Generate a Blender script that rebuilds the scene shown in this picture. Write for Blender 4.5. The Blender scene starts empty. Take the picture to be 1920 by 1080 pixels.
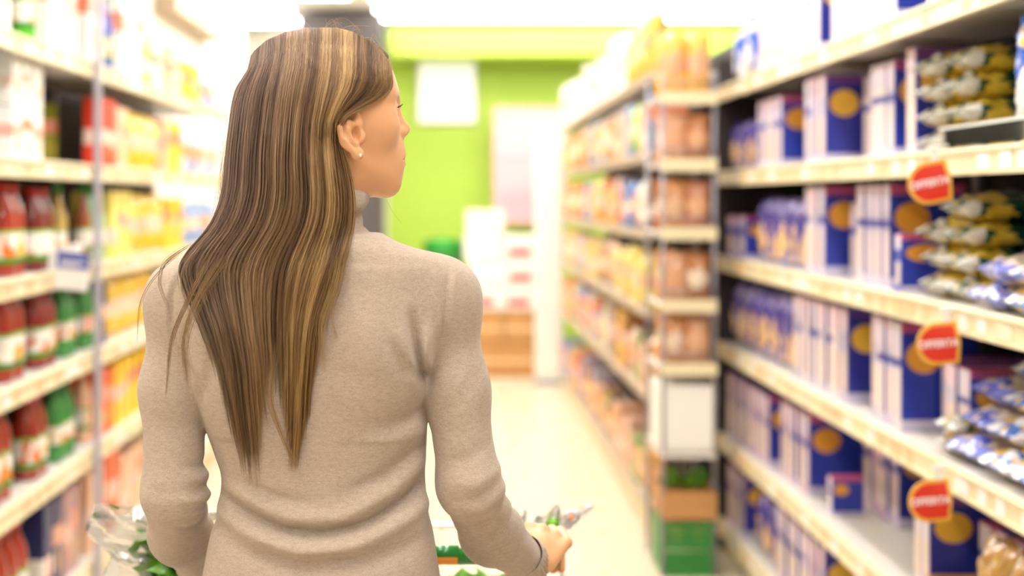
import bpy, math, random
import numpy as np
from mathutils import Vector, Matrix, Euler
from mathutils.bvhtree import BVHTree
random.seed(7); RNG = np.random.default_rng(7)
PI = math.pi
SC = bpy.context.scene
C = SC.collection

# ------------------------------------------------------------------ camera, world, lights
FPX = 2667.0                      # focal length in pixels of a 1920 wide frame (50 mm)
CAMZ = 1.47
VPX, VPY = 840.0, 370.0
cam = bpy.data.cameras.new('camera'); camo = bpy.data.objects.new('camera', cam); C.objects.link(camo)
camo.location = (0, 0, CAMZ); camo.rotation_euler = (PI/2, 0, 0)
cam.sensor_width = 36; cam.lens = 36*FPX/1920
cam.shift_x = (960-VPX)/1920; cam.shift_y = -(540-VPY)/1920
cam.clip_start = .05
cam.dof.use_dof = True; cam.dof.focus_distance = 1.86; cam.dof.aperture_fstop = 2.25
SC.camera = camo
w = bpy.data.worlds.new('world'); SC.world = w; w.use_nodes = True
bg = w.node_tree.nodes['Background']; bg.inputs[0].default_value = (1.0, .975, .95, 1); bg.inputs[1].default_value = .30
SC.view_settings.view_transform = 'Standard'; SC.view_settings.look = 'None'
SC.view_settings.exposure = 0.62; SC.view_settings.gamma = 1.0; SC.view_settings.use_curve_mapping = False
SC.cycles.max_bounces = 6; SC.cycles.adaptive_threshold = .03; SC.cycles.diffuse_bounces = 3; SC.cycles.glossy_bounces = 3; SC.cycles.transparent_max_bounces = 8
LAMP = 16.0                       # radiance of the fluorescent diffusers

# ------------------------------------------------------------------ helpers
def at(px, py, Y):
    return Vector(((px-VPX)*Y/FPX, Y, CAMZ-(py-VPY)*Y/FPX))

def srgb(r, g, b):
    f = lambda c: (c/255/12.92) if c/255 <= .04045 else ((c/255+.055)/1.055)**2.4
    return (f(r), f(g), f(b), 1)

MATS = {}
class NT:
    def __init__(s, name):
        s.m = bpy.data.materials.new(name); s.m.use_nodes = True; s.t = s.m.node_tree
        s.b = s.t.nodes['Principled BSDF']; s.out = s.t.nodes['Material Output']; MATS[name] = s.m
    def n(s, kind, **kw):
        nd = s.t.nodes.new(kind)
        for k, v in kw.items():
            if k.startswith('i_'):
                key = k[2:]; key = int(key) if key.isdigit() else key
                nd.inputs[key].default_value = v
            else: setattr(nd, k, v)
        return nd
    def l(s, a, b): s.t.links.new(a, b)
    def set(s, **kw):
        for k, v in kw.items(): s.b.inputs[k.replace('_', ' ')].default_value = v
    def math(s, op, a, b=None, c=None):
        nd = s.t.nodes.new('ShaderNodeMath'); nd.operation = op
        for i, v in enumerate((a, b, c)):
            if v is None: continue
            if isinstance(v, (int, float)): nd.inputs[i].default_value = v
            else: s.l(v, nd.inputs[i])
        return nd.outputs[0]
    def mix(s, fac, a, b):
        nd = s.t.nodes.new('ShaderNodeMix'); nd.data_type = 'RGBA'
        for i, v in ((0, fac), (6, a), (7, b)):
            if isinstance(v, (int, float)): nd.inputs[i].default_value = v
            elif isinstance(v, tuple): nd.inputs[i].default_value = v
            else: s.l(v, nd.inputs[i])
        return nd.outputs[2]
    def gen(s):
        tc = s.t.nodes.new('ShaderNodeTexCoord'); sp = s.t.nodes.new('ShaderNodeSeparateXYZ')
        s.l(tc.outputs['Generated'], sp.inputs[0]); return tc, sp.outputs[0], sp.outputs[1], sp.outputs[2]
    def noise(s, scale, vec=None, detail=3.0, rough=.5):
        nd = s.n('ShaderNodeTexNoise'); nd.inputs['Scale'].default_value = scale
        nd.inputs['Detail'].default_value = detail; nd.inputs['Roughness'].default_value = rough
        if vec is not None: s.l(vec, nd.inputs['Vector'])
        return nd
    def bump(s, h, strength=.2, dist=.002):
        b = s.n('ShaderNodeBump'); b.inputs['Strength'].default_value = strength; b.inputs['Distance'].default_value = dist
        s.l(h, b.inputs['Height']); s.l(b.outputs[0], s.b.inputs['Normal'])

def plain(name, col, rough=.5, metal=0., var=.06, scale=30., bump=0., spec=.5, coat=0.):
    m = NT(name); tc = m.n('ShaderNodeTexCoord'); nz = m.noise(scale, tc.outputs['Object'])
    lo = tuple(c*(1-var) for c in col[:3])+(1,); hi = tuple(min(1, c*(1+var)) for c in col[:3])+(1,)
    m.l(m.mix(nz.outputs[0], lo, hi), m.b.inputs['Base Color'])
    m.set(Roughness=rough, Metallic=metal); m.b.inputs['Specular IOR Level'].default_value = spec
    m.b.inputs['Coat Weight'].default_value = coat
    if bump: m.bump(nz.outputs[0], bump)
    return m.m

def link(name, mesh, parent=None):
    o = bpy.data.objects.new(name, mesh); C.objects.link(o)
    if parent is not None: o.parent = parent
    return o

def empty(name, loc=(0, 0, 0), rz=0.):
    o = bpy.data.objects.new(name, None); C.objects.link(o); o.location = loc; o.rotation_euler = (0, 0, rz)
    o.empty_display_size = .05
    return o

def tag(o, label=None, cat=None, group=None, kind=None):
    if label: o['label'] = label
    if cat: o['category'] = cat
    if group: o['group'] = group
    if kind: o['kind'] = kind
    return o

class MB:
    """collects quads with material indices and smooth flags"""
    def __init__(s): s.v = []; s.f = []; s.mi = []; s.sm = []
    def add(s, vs, fs, mi=0, smooth=False):
        o = len(s.v); s.v += [tuple(p) for p in vs]; s.f += [tuple(i+o for i in f) for f in fs]
        s.mi += ([mi]*len(fs) if isinstance(mi, int) else list(mi)); s.sm += [smooth]*len(fs)
        return s
    def box(s, x0, x1, y0, y1, z0, z1, mi=0, bev=0.):
        if bev <= 0:
            vs = [(x, y, z) for z in (z0, z1) for y in (y0, y1) for x in (x0, x1)]
            return s.add(vs, [(0, 2, 3, 1), (4, 5, 7, 6), (0, 1, 5, 4), (2, 6, 7, 3), (0, 4, 6, 2), (1, 3, 7, 5)], mi)
        # chamfered box: 24 verts
        b = bev; P = []; idx = {}
        for sx in (0, 1):
            for sy in (0, 1):
                for sz in (0, 1):
                    X = (x0, x1)[sx]; Y = (y0, y1)[sy]; Z = (z0, z1)[sz]
                    dx = b if sx == 0 else -b; dy = b if sy == 0 else -b; dz = b if sz == 0 else -b
                    idx[sx, sy, sz, 0] = len(P); P.append((X, Y+dy, Z+dz))
                    idx[sx, sy, sz, 1] = len(P); P.append((X+dx, Y, Z+dz))
                    idx[sx, sy, sz, 2] = len(P); P.append((X+dx, Y+dy, Z))
        F = []
        g = lambda a, *k: idx[k[0], k[1], k[2], a]
        F.append((g(0, 0, 0, 0), g(0, 0, 0, 1), g(0, 0, 1, 1), g(0, 0, 1, 0)))
        F.append((g(0, 1, 0, 0), g(0, 1, 1, 0), g(0, 1, 1, 1), g(0, 1, 0, 1)))
        F.append((g(1, 0, 0, 0), g(1, 1, 0, 0), g(1, 1, 0, 1), g(1, 0, 0, 1)))
        F.append((g(1, 0, 1, 0), g(1, 0, 1, 1), g(1, 1, 1, 1), g(1, 1, 1, 0)))
        F.append((g(2, 0, 0, 0), g(2, 0, 1, 0), g(2, 1, 1, 0), g(2, 1, 0, 0)))
        F.append((g(2, 0, 0, 1), g(2, 1, 0, 1), g(2, 1, 1, 1), g(2, 0, 1, 1)))
        for a in (0, 1):
            for c in (0, 1):
                F.append((g(1, 0, a, c), g(2, 0, a, c), g(2, 1, a, c), g(1, 1, a, c)))   # edges along x
                F.append((g(0, a, 0, c), g(2, a, 0, c), g(2, a, 1, c), g(0, a, 1, c)))   # along y
                F.append((g(0, a, c, 0), g(1, a, c, 0), g(1, a, c, 1), g(0, a, c, 1)))   # along z
        for sx in (0, 1):
            for sy in (0, 1):
                for sz in (0, 1):
                    F.append((g(0, sx, sy, sz), g(1, sx, sy, sz), g(2, sx, sy, sz)))
        return s.add(P, F, mi)
    def lathe(s, prof, n=20, c=(0, 0, 0), mi=0, smooth=True, cap=True):
        vs = []; fs = []
        for (r, z) in prof:
            for k in range(n):
                a = 2*PI*k/n; vs.append((c[0]+r*math.cos(a), c[1]+r*math.sin(a), c[2]+z))
        m = len(prof)
        for i in range(m-1):
            for k in range(n):
                k2 = (k+1) % n; fs.append((i*n+k, i*n+k2, (i+1)*n+k2, (i+1)*n+k))
        if cap:
            fs.append(tuple(range(n-1, -1, -1))); fs.append(tuple((m-1)*n+k for k in range(n)))
        return s.add(vs, fs, mi, smooth)
    def tube(s, pts, r, n=8, mi=0, close=False):
        pts = [Vector(p) for p in pts]; vs = []; fs = []; m = len(pts)
        rad = r if isinstance(r, (list, tuple)) else [r]*m
        up = None
        for i, p in enumerate(pts):
            if close: d = pts[(i+1) % m]-pts[i-1]
            else: d = pts[min(i+1, m-1)]-pts[max(i-1, 0)]
            d.normalize()
            if up is None:
                up = Vector((0, 0, 1)) if abs(d.z) < .9 else Vector((1, 0, 0))
            u = (up-d*up.dot(d)).normalized(); v = d.cross(u); up = u
            for k in range(n):
                a = 2*PI*k/n; vs.append(p+u*(rad[i]*math.cos(a))+v*(rad[i]*math.sin(a)))
        for i in range(m if close else m-1):
            for k in range(n):
                k2 = (k+1) % n; j = (i+1) % m
                fs.append((i*n+k, i*n+k2, j*n+k2, j*n+k))
        if not close:
            fs.append(tuple(range(n-1, -1, -1))); fs.append(tuple((m-1)*n+k for k in range(n)))
        return s.add(vs, fs, mi, True)
    def mesh(s, name, mats):
        me = bpy.data.meshes.new(name); me.from_pydata(s.v, [], s.f); me.validate()
        for m in (mats if isinstance(mats, (list, tuple)) else [mats]): me.materials.append(m)
        if len(me.polygons) == len(s.mi):
            me.polygons.foreach_set('material_index', s.mi); me.polygons.foreach_set('use_smooth', s.sm)
        import bmesh
        bm = bmesh.new(); bm.from_mesh(me); bmesh.ops.recalc_face_normals(bm, faces=bm.faces); bm.to_mesh(me); bm.free()
        me.update(); return me
    def build(s, name, mats, parent=None): return link(name, s.mesh(name, mats), parent)

def copy_tree(o, parent=None):
    c = o.copy(); C.objects.link(c); c.parent = parent
    for ch in o.children:
        if ch.name in C.objects: copy_tree(ch, c)
    return c

ORD = ('first second third fourth fifth sixth seventh eighth ninth tenth eleventh twelfth thirteenth fourteenth fifteenth sixteenth '
       'seventeenth eighteenth nineteenth twentieth').split()
def ordinal(n):
    if n <= 20: return ORD[n-1]
    tens = {2: 'twenty', 3: 'thirty', 4: 'forty', 5: 'fifty'}[n//10]
    return (tens+'-'+ORD[n % 10-1]) if n % 10 else tens[:-1]+'ieth'

# ------------------------------------------------------------------ materials
M = MATS
plain('cream_wall', srgb(244, 236, 220), .6, var=.02)
plain('ceiling_white', srgb(240, 236, 226), .7, var=.02)
plain('lime_wall', srgb(190, 222, 84), .55, var=.02, scale=3)
plain('charcoal_panel', srgb(72, 66, 66), .5)
plain('white_panel', srgb(240, 236, 228), .45, var=.02)
plain('shelf_cream', srgb(232, 218, 178), .4, var=.03, scale=8)
plain('shelf_board', srgb(222, 216, 206), .4, var=.03)
plain('rail_clear', srgb(238, 230, 200), .22, var=.03)
plain('steel_grey', srgb(150, 148, 156), .35, metal=.5)
plain('post_grey', srgb(188, 184, 194), .4, metal=.2)
plain('dark_back', srgb(52, 46, 46), .7)
plain('tag_peach', srgb(236, 196, 150), .5)
plain('tag_white', srgb(245, 242, 238), .5)
plain('tag_green', srgb(70, 150, 90), .5)
plain('bevel_beige', srgb(196, 176, 150), .6)
plain('offer_red', srgb(222, 58, 40), .4, var=.05, scale=20)
plain('offer_gold', srgb(240, 178, 70), .4)
plain('offer_white', srgb(250, 240, 240), .5)
plain('sign_blue', srgb(52, 74, 168), .4)
plain('acrylic_edge', srgb(235, 240, 235), .15)
plain('cardboard', srgb(190, 140, 84), .8, var=.08, scale=20)
plain('crate_green', srgb(60, 150, 70), .45)
plain('bin_green', srgb(30, 150, 40), .4)
plain('pink_poster', srgb(240, 178, 184), .5, var=.04, scale=4)
plain('poster_white', srgb(250, 250, 248), .5, var=.01)
plain('poster_red', srgb(222, 90, 96), .5)
plain('poster_rose', srgb(240, 168, 176), .5)
plain('lid_white', srgb(240, 238, 232), .35)
plain('lid_red', srgb(190, 40, 30), .3)
plain('lid_green', srgb(50, 140, 50), .3)
plain('cap_gold', srgb(210, 170, 70), .3, metal=.6)
plain('chrome', srgb(200, 200, 205), .18, metal=1.)
plain('rubber', srgb(40, 40, 42), .6)
plain('handle_green', srgb(14, 120, 40), .28, coat=.3)
plain('handle_orange', srgb(240, 150, 40), .35)
plain('handle_dark', srgb(40, 36, 30), .4)

def m_floor():
    m = NT('floor_tile'); tc = m.n('ShaderNodeTexCoord'); br = m.n('ShaderNodeTexBrick')
    br.offset = 0; br.inputs['Scale'].default_value = 1; br.inputs['Brick Width'].default_value = .4; br.inputs['Row Height'].default_value = .4
    br.inputs['Mortar Size'].default_value = .003
    br.inputs['Color1'].default_value = srgb(222, 206, 181); br.inputs['Color2'].default_value = srgb(223, 207, 182); br.inputs['Mortar'].default_value = srgb(212, 196, 171)
    m.l(tc.outputs['Object'], br.inputs['Vector']); m.l(br.outputs[0], m.b.inputs['Base Color'])
    nz = m.noise(6, tc.outputs['Object']); m.l(m.math('MULTIPLY_ADD', nz.outputs[0], .14, .22), m.b.inputs['Roughness'])
m_floor()

def m_lamp():
    m = NT('lamp_diffuser'); m.set(Base_Color=(1, 1, 1, 1)); m.b.inputs['Emission Color'].default_value = (1, .975, .94, 1)
    m.b.inputs['Emission Strength'].default_value = LAMP
m_lamp()

def objcol(m):
    oi = m.n('ShaderNodeObjectInfo'); return oi.outputs['Color'], oi.outputs['Random']

def m_box_side():
    m = NT('box_side_navy'); tc, x, y, z = m.gen(); col, rnd = objcol(m)
    navy = m.mix(m.math('MULTIPLY', rnd, .5), srgb(44, 48, 140), srgb(30, 64, 178))
    # yellow picture oval in the upper half of the side
    dy = m.math('MULTIPLY', m.math('SUBTRACT', y, .30), 3.6); dz = m.math('MULTIPLY', m.math('SUBTRACT', z, .68), 5.6)
    r = m.math('ADD', m.math('MULTIPLY', dy, dy), m.math('MULTIPLY', dz, dz))
    oval = m.math('LESS_THAN', r, .7)
    c = m.mix(oval, navy, m.mix(m.math('MULTIPLY', rnd, .6), srgb(230, 184, 60), srgb(222, 132, 48)))
    c = m.mix(m.math('LESS_THAN', z, .11), c, srgb(196, 190, 214))
    c = m.mix(m.math('GREATER_THAN', z, .9), c, m.mix(rnd, srgb(70, 64, 150), srgb(196, 90, 130)))
    m.l(c, m.b.inputs['Base Color']); m.set(Roughness=.35)
m_box_side()

def m_box_front():
    m = NT('box_front_pale'); tc, x, y, z = m.gen(); col, rnd = objcol(m)
    c = m.mix(m.math('GREATER_THAN', z, .74), col, m.mix(rnd, srgb(240, 205, 214), srgb(214, 206, 224)))
    win = m.math('MULTIPLY', m.math('LESS_THAN', m.math('ABSOLUTE', m.math('SUBTRACT', z, .33)), .2), m.math('LESS_THAN', m.math('ABSOLUTE', m.math('SUBTRACT', x, .5)), .36))
    c = m.mix(win, c, m.mix(rnd, srgb(236, 208, 186), srgb(222, 206, 204)))
    c = m.mix(m.math('GREATER_THAN', m.math('ABSOLUTE', m.math('SUBTRACT', x, .5)), .44), c, srgb(92, 84, 150))
    c = m.mix(m.math('MULTIPLY', m.math('LESS_THAN', m.math('ABSOLUTE', m.math('SUBTRACT', z, .62)), .04), m.math('GREATER_THAN', rnd, .4)), c, srgb(60, 70, 160))
    m.l(c, m.b.inputs['Base Color']); m.set(Roughness=.4)
m_box_front()

def m_bag(name, c1, c2, c3, rough=.16, band=True):
    """glossy film bag: main colour, window colour, accent, in part painted highlights"""
    m = NT(name); tc, x, y, z = m.gen(); col, rnd = objcol(m)
    nz = m.noise(2.6, tc.outputs['Generated'], 1.0)
    wv = m.math('ADD', m.math('ABSOLUTE', m.math('SUBTRACT', z, .30)), m.math('MULTIPLY', m.math('SUBTRACT', nz.outputs[0], .5), .7))
    c = m.mix(m.math('LESS_THAN', wv, .17), c1, c2)
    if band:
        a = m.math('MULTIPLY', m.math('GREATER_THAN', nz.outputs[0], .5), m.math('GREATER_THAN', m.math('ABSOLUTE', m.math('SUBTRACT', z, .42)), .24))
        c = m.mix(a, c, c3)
    m.l(c, m.b.inputs['Base Color']); m.set(Roughness=rough); m.b.inputs['Coat Weight'].default_value = .5; m.b.inputs['Coat Roughness'].default_value = .08
    n2 = m.noise(14, tc.outputs['Generated'], 2.0); m.bump(n2.outputs[0], .6, .01)
m_bag('bag_blue', srgb(38, 62, 180), srgb(226, 206, 190), srgb(120, 130, 220))
m_bag('bag_violet', srgb(66, 60, 160), srgb(238, 196, 140), srgb(150, 140, 215))
m_bag('bag_green', srgb(10, 70, 52), srgb(226, 190, 60), srgb(214, 210, 200), .12)  # whitish accent paints white highlights onto the film
m_bag('bag_dark', srgb(8, 40, 36), srgb(14, 52, 46), srgb(40, 70, 90), .2)  # darker green film for the bags set further back
m_bag('bag_bluegold', srgb(30, 104, 204), srgb(240, 196, 40), srgb(236, 236, 240), .1)
m_bag('bag_bluewhite', srgb(24, 92, 200), srgb(236, 232, 228), srgb(214, 186, 90), .1)

def m_bagobj():
    m = NT('bag_coloured'); tc, x, y, z = m.gen(); col, rnd = objcol(m)
    nz = m.noise(2.4, tc.outputs['Generated'], 1.0)
    wv = m.math('ADD', m.math('ABSOLUTE', m.math('SUBTRACT', z, .45)), m.math('MULTIPLY', m.math('SUBTRACT', nz.outputs[0], .5), .5))
    c = m.mix(m.math('LESS_THAN', wv, .12), col, m.mix(rnd, srgb(244, 226, 200), srgb(226, 150, 90)))
    m.l(c, m.b.inputs['Base Color']); m.set(Roughness=.25); m.b.inputs['Coat Weight'].default_value = .3
m_bagobj()

def m_carton():
    m = NT('carton_print'); tc, x, y, z = m.gen(); col, rnd = objcol(m)
    nz = m.noise(3, tc.outputs['Generated'], 1.0)
    c2 = m.mix(rnd, srgb(246, 240, 228), srgb(226, 120, 70))
    band = m.math('LESS_THAN', m.math('ABSOLUTE', m.math('SUBTRACT', z, m.math('MULTIPLY_ADD', rnd, .4, .3))), .11)
    c = m.mix(band, col, c2)
    dx = m.math('SUBTRACT', x, .5); dz = m.math('SUBTRACT', z, .28)
    spot = m.math('LESS_THAN', m.math('ADD', m.math('MULTIPLY', dx, dx), m.math('MULTIPLY', dz, dz)), .025)
    c = m.mix(spot, c, m.mix(rnd, srgb(226, 90, 50), srgb(240, 220, 120)))
    m.l(c, m.b.inputs['Base Color']); m.set(Roughness=.4)
m_carton()

def m_objplain(name, rough, trans=0., coat=0.):
    m = NT(name); col, rnd = objcol(m); tc = m.n('ShaderNodeTexCoord'); nz = m.noise(12, tc.outputs['Object'])
    m.l(m.mix(m.math('MULTIPLY', nz.outputs[0], .15), col, srgb(120, 100, 90)), m.b.inputs['Base Color']); m.set(Roughness=rough)
    m.b.inputs['Coat Weight'].default_value = coat
m_objplain('sauce_glass', .08, coat=.6); m_objplain('plastic_coloured', .25, coat=.2)

def m_label():
    m = NT('jar_label'); tc, x, y, z = m.gen(); col, rnd = objcol(m)
    nz = m.noise(2.2, tc.outputs['Generated'], 1.0)
    c = m.mix(m.math('GREATER_THAN', nz.outputs[0], .52), srgb(244, 238, 226), m.mix(rnd, srgb(230, 84, 50), srgb(220, 200, 60)))
    c = m.mix(m.math('LESS_THAN', z, .18), c, m.mix(rnd, srgb(60, 150, 40), srgb(40, 130, 60)))
    c = m.mix(m.math('GREATER_THAN', z, .9), c, srgb(110, 170, 50))
    m.l(c, m.b.inputs['Base Color']); m.set(Roughness=.45)
m_label()

def m_cookie():
    m = NT('cookie_bag'); tc, x, y, z = m.gen()
    vo = m.n('ShaderNodeTexVoronoi'); vo.inputs['Scale'].default_value = 5; m.l(tc.outputs['Generated'], vo.inputs['Vector'])
    nz = m.noise(20, tc.outputs['Generated'])
    c = m.mix(vo.outputs['Distance'], srgb(214, 160, 66), srgb(128, 78, 34))
    c = m.mix(m.math('MULTIPLY', nz.outputs[0], .4), c, srgb(224, 190, 110))
    m.l(c, m.b.inputs['Base Color']); m.set(Roughness=.2); m.b.inputs['Coat Weight'].default_value = .9; m.b.inputs['Coat Roughness'].default_value = .06
    m.bump(vo.outputs['Distance'], .8, .01)
m_cookie()

def m_skin():
    m = NT('skin'); tc = m.n('ShaderNodeTexCoord'); nz = m.noise(22, tc.outputs['Object'], 4.0); n2 = m.noise(500, tc.outputs['Object'], 2.0)
    m.l(m.mix(nz.outputs[0], srgb(228, 166, 118), srgb(236, 180, 134)), m.b.inputs['Base Color'])
    m.set(Roughness=.45); m.b.inputs['Subsurface Weight'].default_value = .35; m.b.inputs['Subsurface Radius'].default_value = (.012, .005, .003)
    m.b.inputs['Subsurface Scale'].default_value = .6
    m.b.inputs['Sheen Weight'].default_value = .1
    m.bump(n2.outputs[0], .06, .0006)
m_skin()

def m_knit():
    m = NT('beige_knit'); tc = m.n('ShaderNodeTexCoord')
    mp = m.n('ShaderNodeMapping'); m.l(tc.outputs['Object'], mp.inputs[0]); mp.inputs['Scale'].default_value = (1, 1, 2.6)
    n1 = m.noise(420, mp.outputs[0], 4.0, .65); n2 = m.noise(110, mp.outputs[0], 4.0, .6); n3 = m.noise(1100, tc.outputs['Object'], 2.0)
    f = m.math('MULTIPLY_ADD', n1.outputs[0], .6, m.math('MULTIPLY', n2.outputs[0], .4))
    rp = m.n('ShaderNodeValToRGB'); m.l(f, rp.inputs[0]); e = rp.color_ramp.elements
    e[0].position = .30; e[0].color = srgb(164, 143, 124); e[1].position = .70; e[1].color = srgb(204, 186, 168)
    m.l(rp.outputs[0], m.b.inputs['Base Color']); m.set(Roughness=.95)
    m.b.inputs['Specular IOR Level'].default_value = .1
    m.b.inputs['Sheen Weight'].default_value = .35; m.b.inputs['Sheen Roughness'].default_value = .5; m.b.inputs['Sheen Tint'].default_value = (1, .93, .85, 1)
    h = m.math('ADD', m.math('MULTIPLY', n1.outputs[0], .7), m.math('MULTIPLY', n3.outputs[0], .5)); m.bump(h, .55, .0016)
m_knit()

def m_hair():
    m = NT('hair_strands'); a = m.n('ShaderNodeAttribute'); a.attribute_name = 'strand'; a.attribute_type = 'GEOMETRY'
    m.l(a.outputs['Color'], m.b.inputs['Base Color']); m.set(Roughness=.36); m.b.inputs['Specular IOR Level'].default_value = .55
    m.b.inputs['Sheen Weight'].default_value = .0
m_hair()
plain('hair_under', srgb(84, 58, 36), .9, var=.2, scale=60)
plain('eye_white', srgb(235, 230, 226), .1, coat=.5)
plain('lash_dark', srgb(40, 26, 18), .5)
plain('pearl', srgb(245, 240, 232), .15, coat=.6)
plain('denim', srgb(40, 50, 80), .8, var=.15, scale=200)
plain('shoe_dark', srgb(40, 34, 32), .5)

def m_leaf():
    m = NT('lettuce_leaf'); tc, x, y, z = m.gen(); nz = m.noise(7, tc.outputs['Generated'], 4.0)
    m.l(m.mix(nz.outputs[0], srgb(34, 92, 16), srgb(126, 190, 52)), m.b.inputs['Base Color']); m.set(Roughness=.35); m.bump(nz.outputs[0], .7, .01)
    m.b.inputs['Subsurface Weight'].default_value = .1
m_leaf()
def m_film():
    m = NT('clear_film'); tr = m.n('ShaderNodeBsdfTransparent'); gl = m.n('ShaderNodeBsdfGlossy'); mx = m.n('ShaderNodeMixShader'); df = m.n('ShaderNodeBsdfTranslucent')
    lw = m.n('ShaderNodeLayerWeight'); lw.inputs['Blend'].default_value = .35; gl.inputs['Roughness'].default_value = .22
    tr.inputs[0].default_value = (.95, .95, .95, 1)
    mx2 = m.n('ShaderNodeMixShader'); mx2.inputs[0].default_value = .32; m.l(tr.outputs[0], mx2.inputs[1]); m.l(df.outputs[0], mx2.inputs[2])
    m.l(m.math('MULTIPLY_ADD', lw.outputs['Fresnel'], .8, .2), mx.inputs[0]); m.l(mx2.outputs[0], mx.inputs[1]); m.l(gl.outputs[0], mx.inputs[2]); m.l(mx.outputs[0], m.out.inputs[0])
m_film()
def m_acrylic():
    m = NT('clear_acrylic'); tr = m.n('ShaderNodeBsdfTransparent'); gl = m.n('ShaderNodeBsdfGlossy'); mx = m.n('ShaderNodeMixShader'); lw = m.n('ShaderNodeFresnel'); lw.inputs[0].default_value = 1.08
    gl.inputs['Roughness'].default_value = .03; m.l(lw.outputs[0], mx.inputs[0]); m.l(tr.outputs[0], mx.inputs[1]); m.l(gl.outputs[0], mx.inputs[2]); m.l(mx.outputs[0], m.out.inputs[0])
m_acrylic()
def m_poster_glow():  # weak emission added to whiten the poster sheet
    m = NT('poster_added_glow'); tc = m.n('ShaderNodeTexCoord'); nz = m.noise(3, tc.outputs['Object']); m.l(m.mix(nz.outputs[0], srgb(250, 250, 246), srgb(244, 244, 240)), m.b.inputs['Base Color'])
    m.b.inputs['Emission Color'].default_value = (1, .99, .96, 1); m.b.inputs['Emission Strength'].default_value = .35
m_poster_glow()

# ------------------------------------------------------------------ the room
CEIL = 3.02
def struct(name, mb, mat, label, cat=None):
    o = mb.build(name, M[mat] if isinstance(mat, str) else mat); o['kind'] = 'structure'; o['label'] = label
    if cat: o['category'] = cat
    return o
struct('floor', MB().box(-2.4, 4.6, -4, 13.6, -.1, 0), 'floor_tile', 'pale cream tiled supermarket floor running down the aisle', 'floor')
struct('ceiling', MB().box(-2.4, 4.6, -4, 13.6, CEIL, CEIL+.1), 'ceiling_white', 'white ceiling above the aisle', 'ceiling')
wb = MB().box(-.55, 4.6, 13.0, 13.1, 0, CEIL)
struct('wall_back', wb, 'lime_wall', 'lime green end wall of the store', 'wall')
struct('wall_back_cream', MB().box(-2.4, -.55, 13.0, 13.1, 0, CEIL), 'cream_wall', 'cream stretch of end wall left of the dark pillar', 'wall')
struct('wall_left', MB().box(-1.86, -1.80, -4, 13.0, 0, CEIL), 'cream_wall', 'cream side wall behind the left shelves', 'wall')
struct('wall_right', MB().box(4.5, 4.6, -4, 13.0, 0, CEIL), 'cream_wall', 'cream side wall beyond the right shelves', 'wall')
struct('trim_1', MB().box(-.50, 4.5, 12.25, 13.0, 2.69, 2.93, bev=.01), 'lime_wall', 'lime green bulkhead running across the end wall under the lamps', 'bulkhead')
struct('trim_2', MB().box(-1.80, -1.66, 8.7, 10.6, 2.62, 2.74, bev=.01), 'bevel_beige', 'beige boxed beam high along the left wall', 'beam')
struct('trim_3', MB().box(-1.22, -.54, 11.6, 12.2, 0, 2.97, bev=.012), 'charcoal_panel', 'dark charcoal pillar behind the woman', 'pillar')

def lamp(name, x0, x1, y0, y1, label, z=CEIL):
    e = empty(name, ((x0+x1)/2, (y0+y1)/2, z)); tag(e, label, 'ceiling light', 'fluorescent ceiling lights')
    hx, hy = (x1-x0)/2, (y1-y0)/2
    h = MB(); h.box(-hx-.02, hx+.02, -hy-.02, hy+.02, -.03, 0)
    h.build('housing', M['white_panel'], e)
    MB().box(-hx, hx, -hy, hy, -.045, -.0305).build('diffuser', M['lamp_diffuser'], e)
    return e
k = 0
for y in (-.4, 1.6, 3.6, 5.6, 7.4):
    for x, sd in ((-.62, 'left'), (.62, 'right')):
        k += 1
        lamp('ceiling_light', x-.11, x+.11, y-.75, y+.75, f'long white ceiling light, {ordinal(k)} of the double row above the aisle')
for i, y in enumerate((8.9, 9.55, 10.2, 10.85, 11.5, 12.05)):
    lamp('ceiling_light', -.58, 2.5, y-.045, y+.045, f'wide crosswise ceiling light before the green wall, {ordinal(6-i)} from the wall')

for i, y in enumerate((9.0, 9.9, 10.6, 11.4, 12.3)):  # strips added to brighten the cream end wall left of the pillar
    lamp('ceiling_light', -1.74, -.75 if y < 11 else -1.26, y-.13, y+.13, f'short crosswise light added to brighten the cream wall, {ordinal(i+1)} of five')

# ------------------------------------------------------------------ shelving units
def wires(mb, pts, r, n=6, mi=0): mb.tube(pts, r, n, mi)

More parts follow.
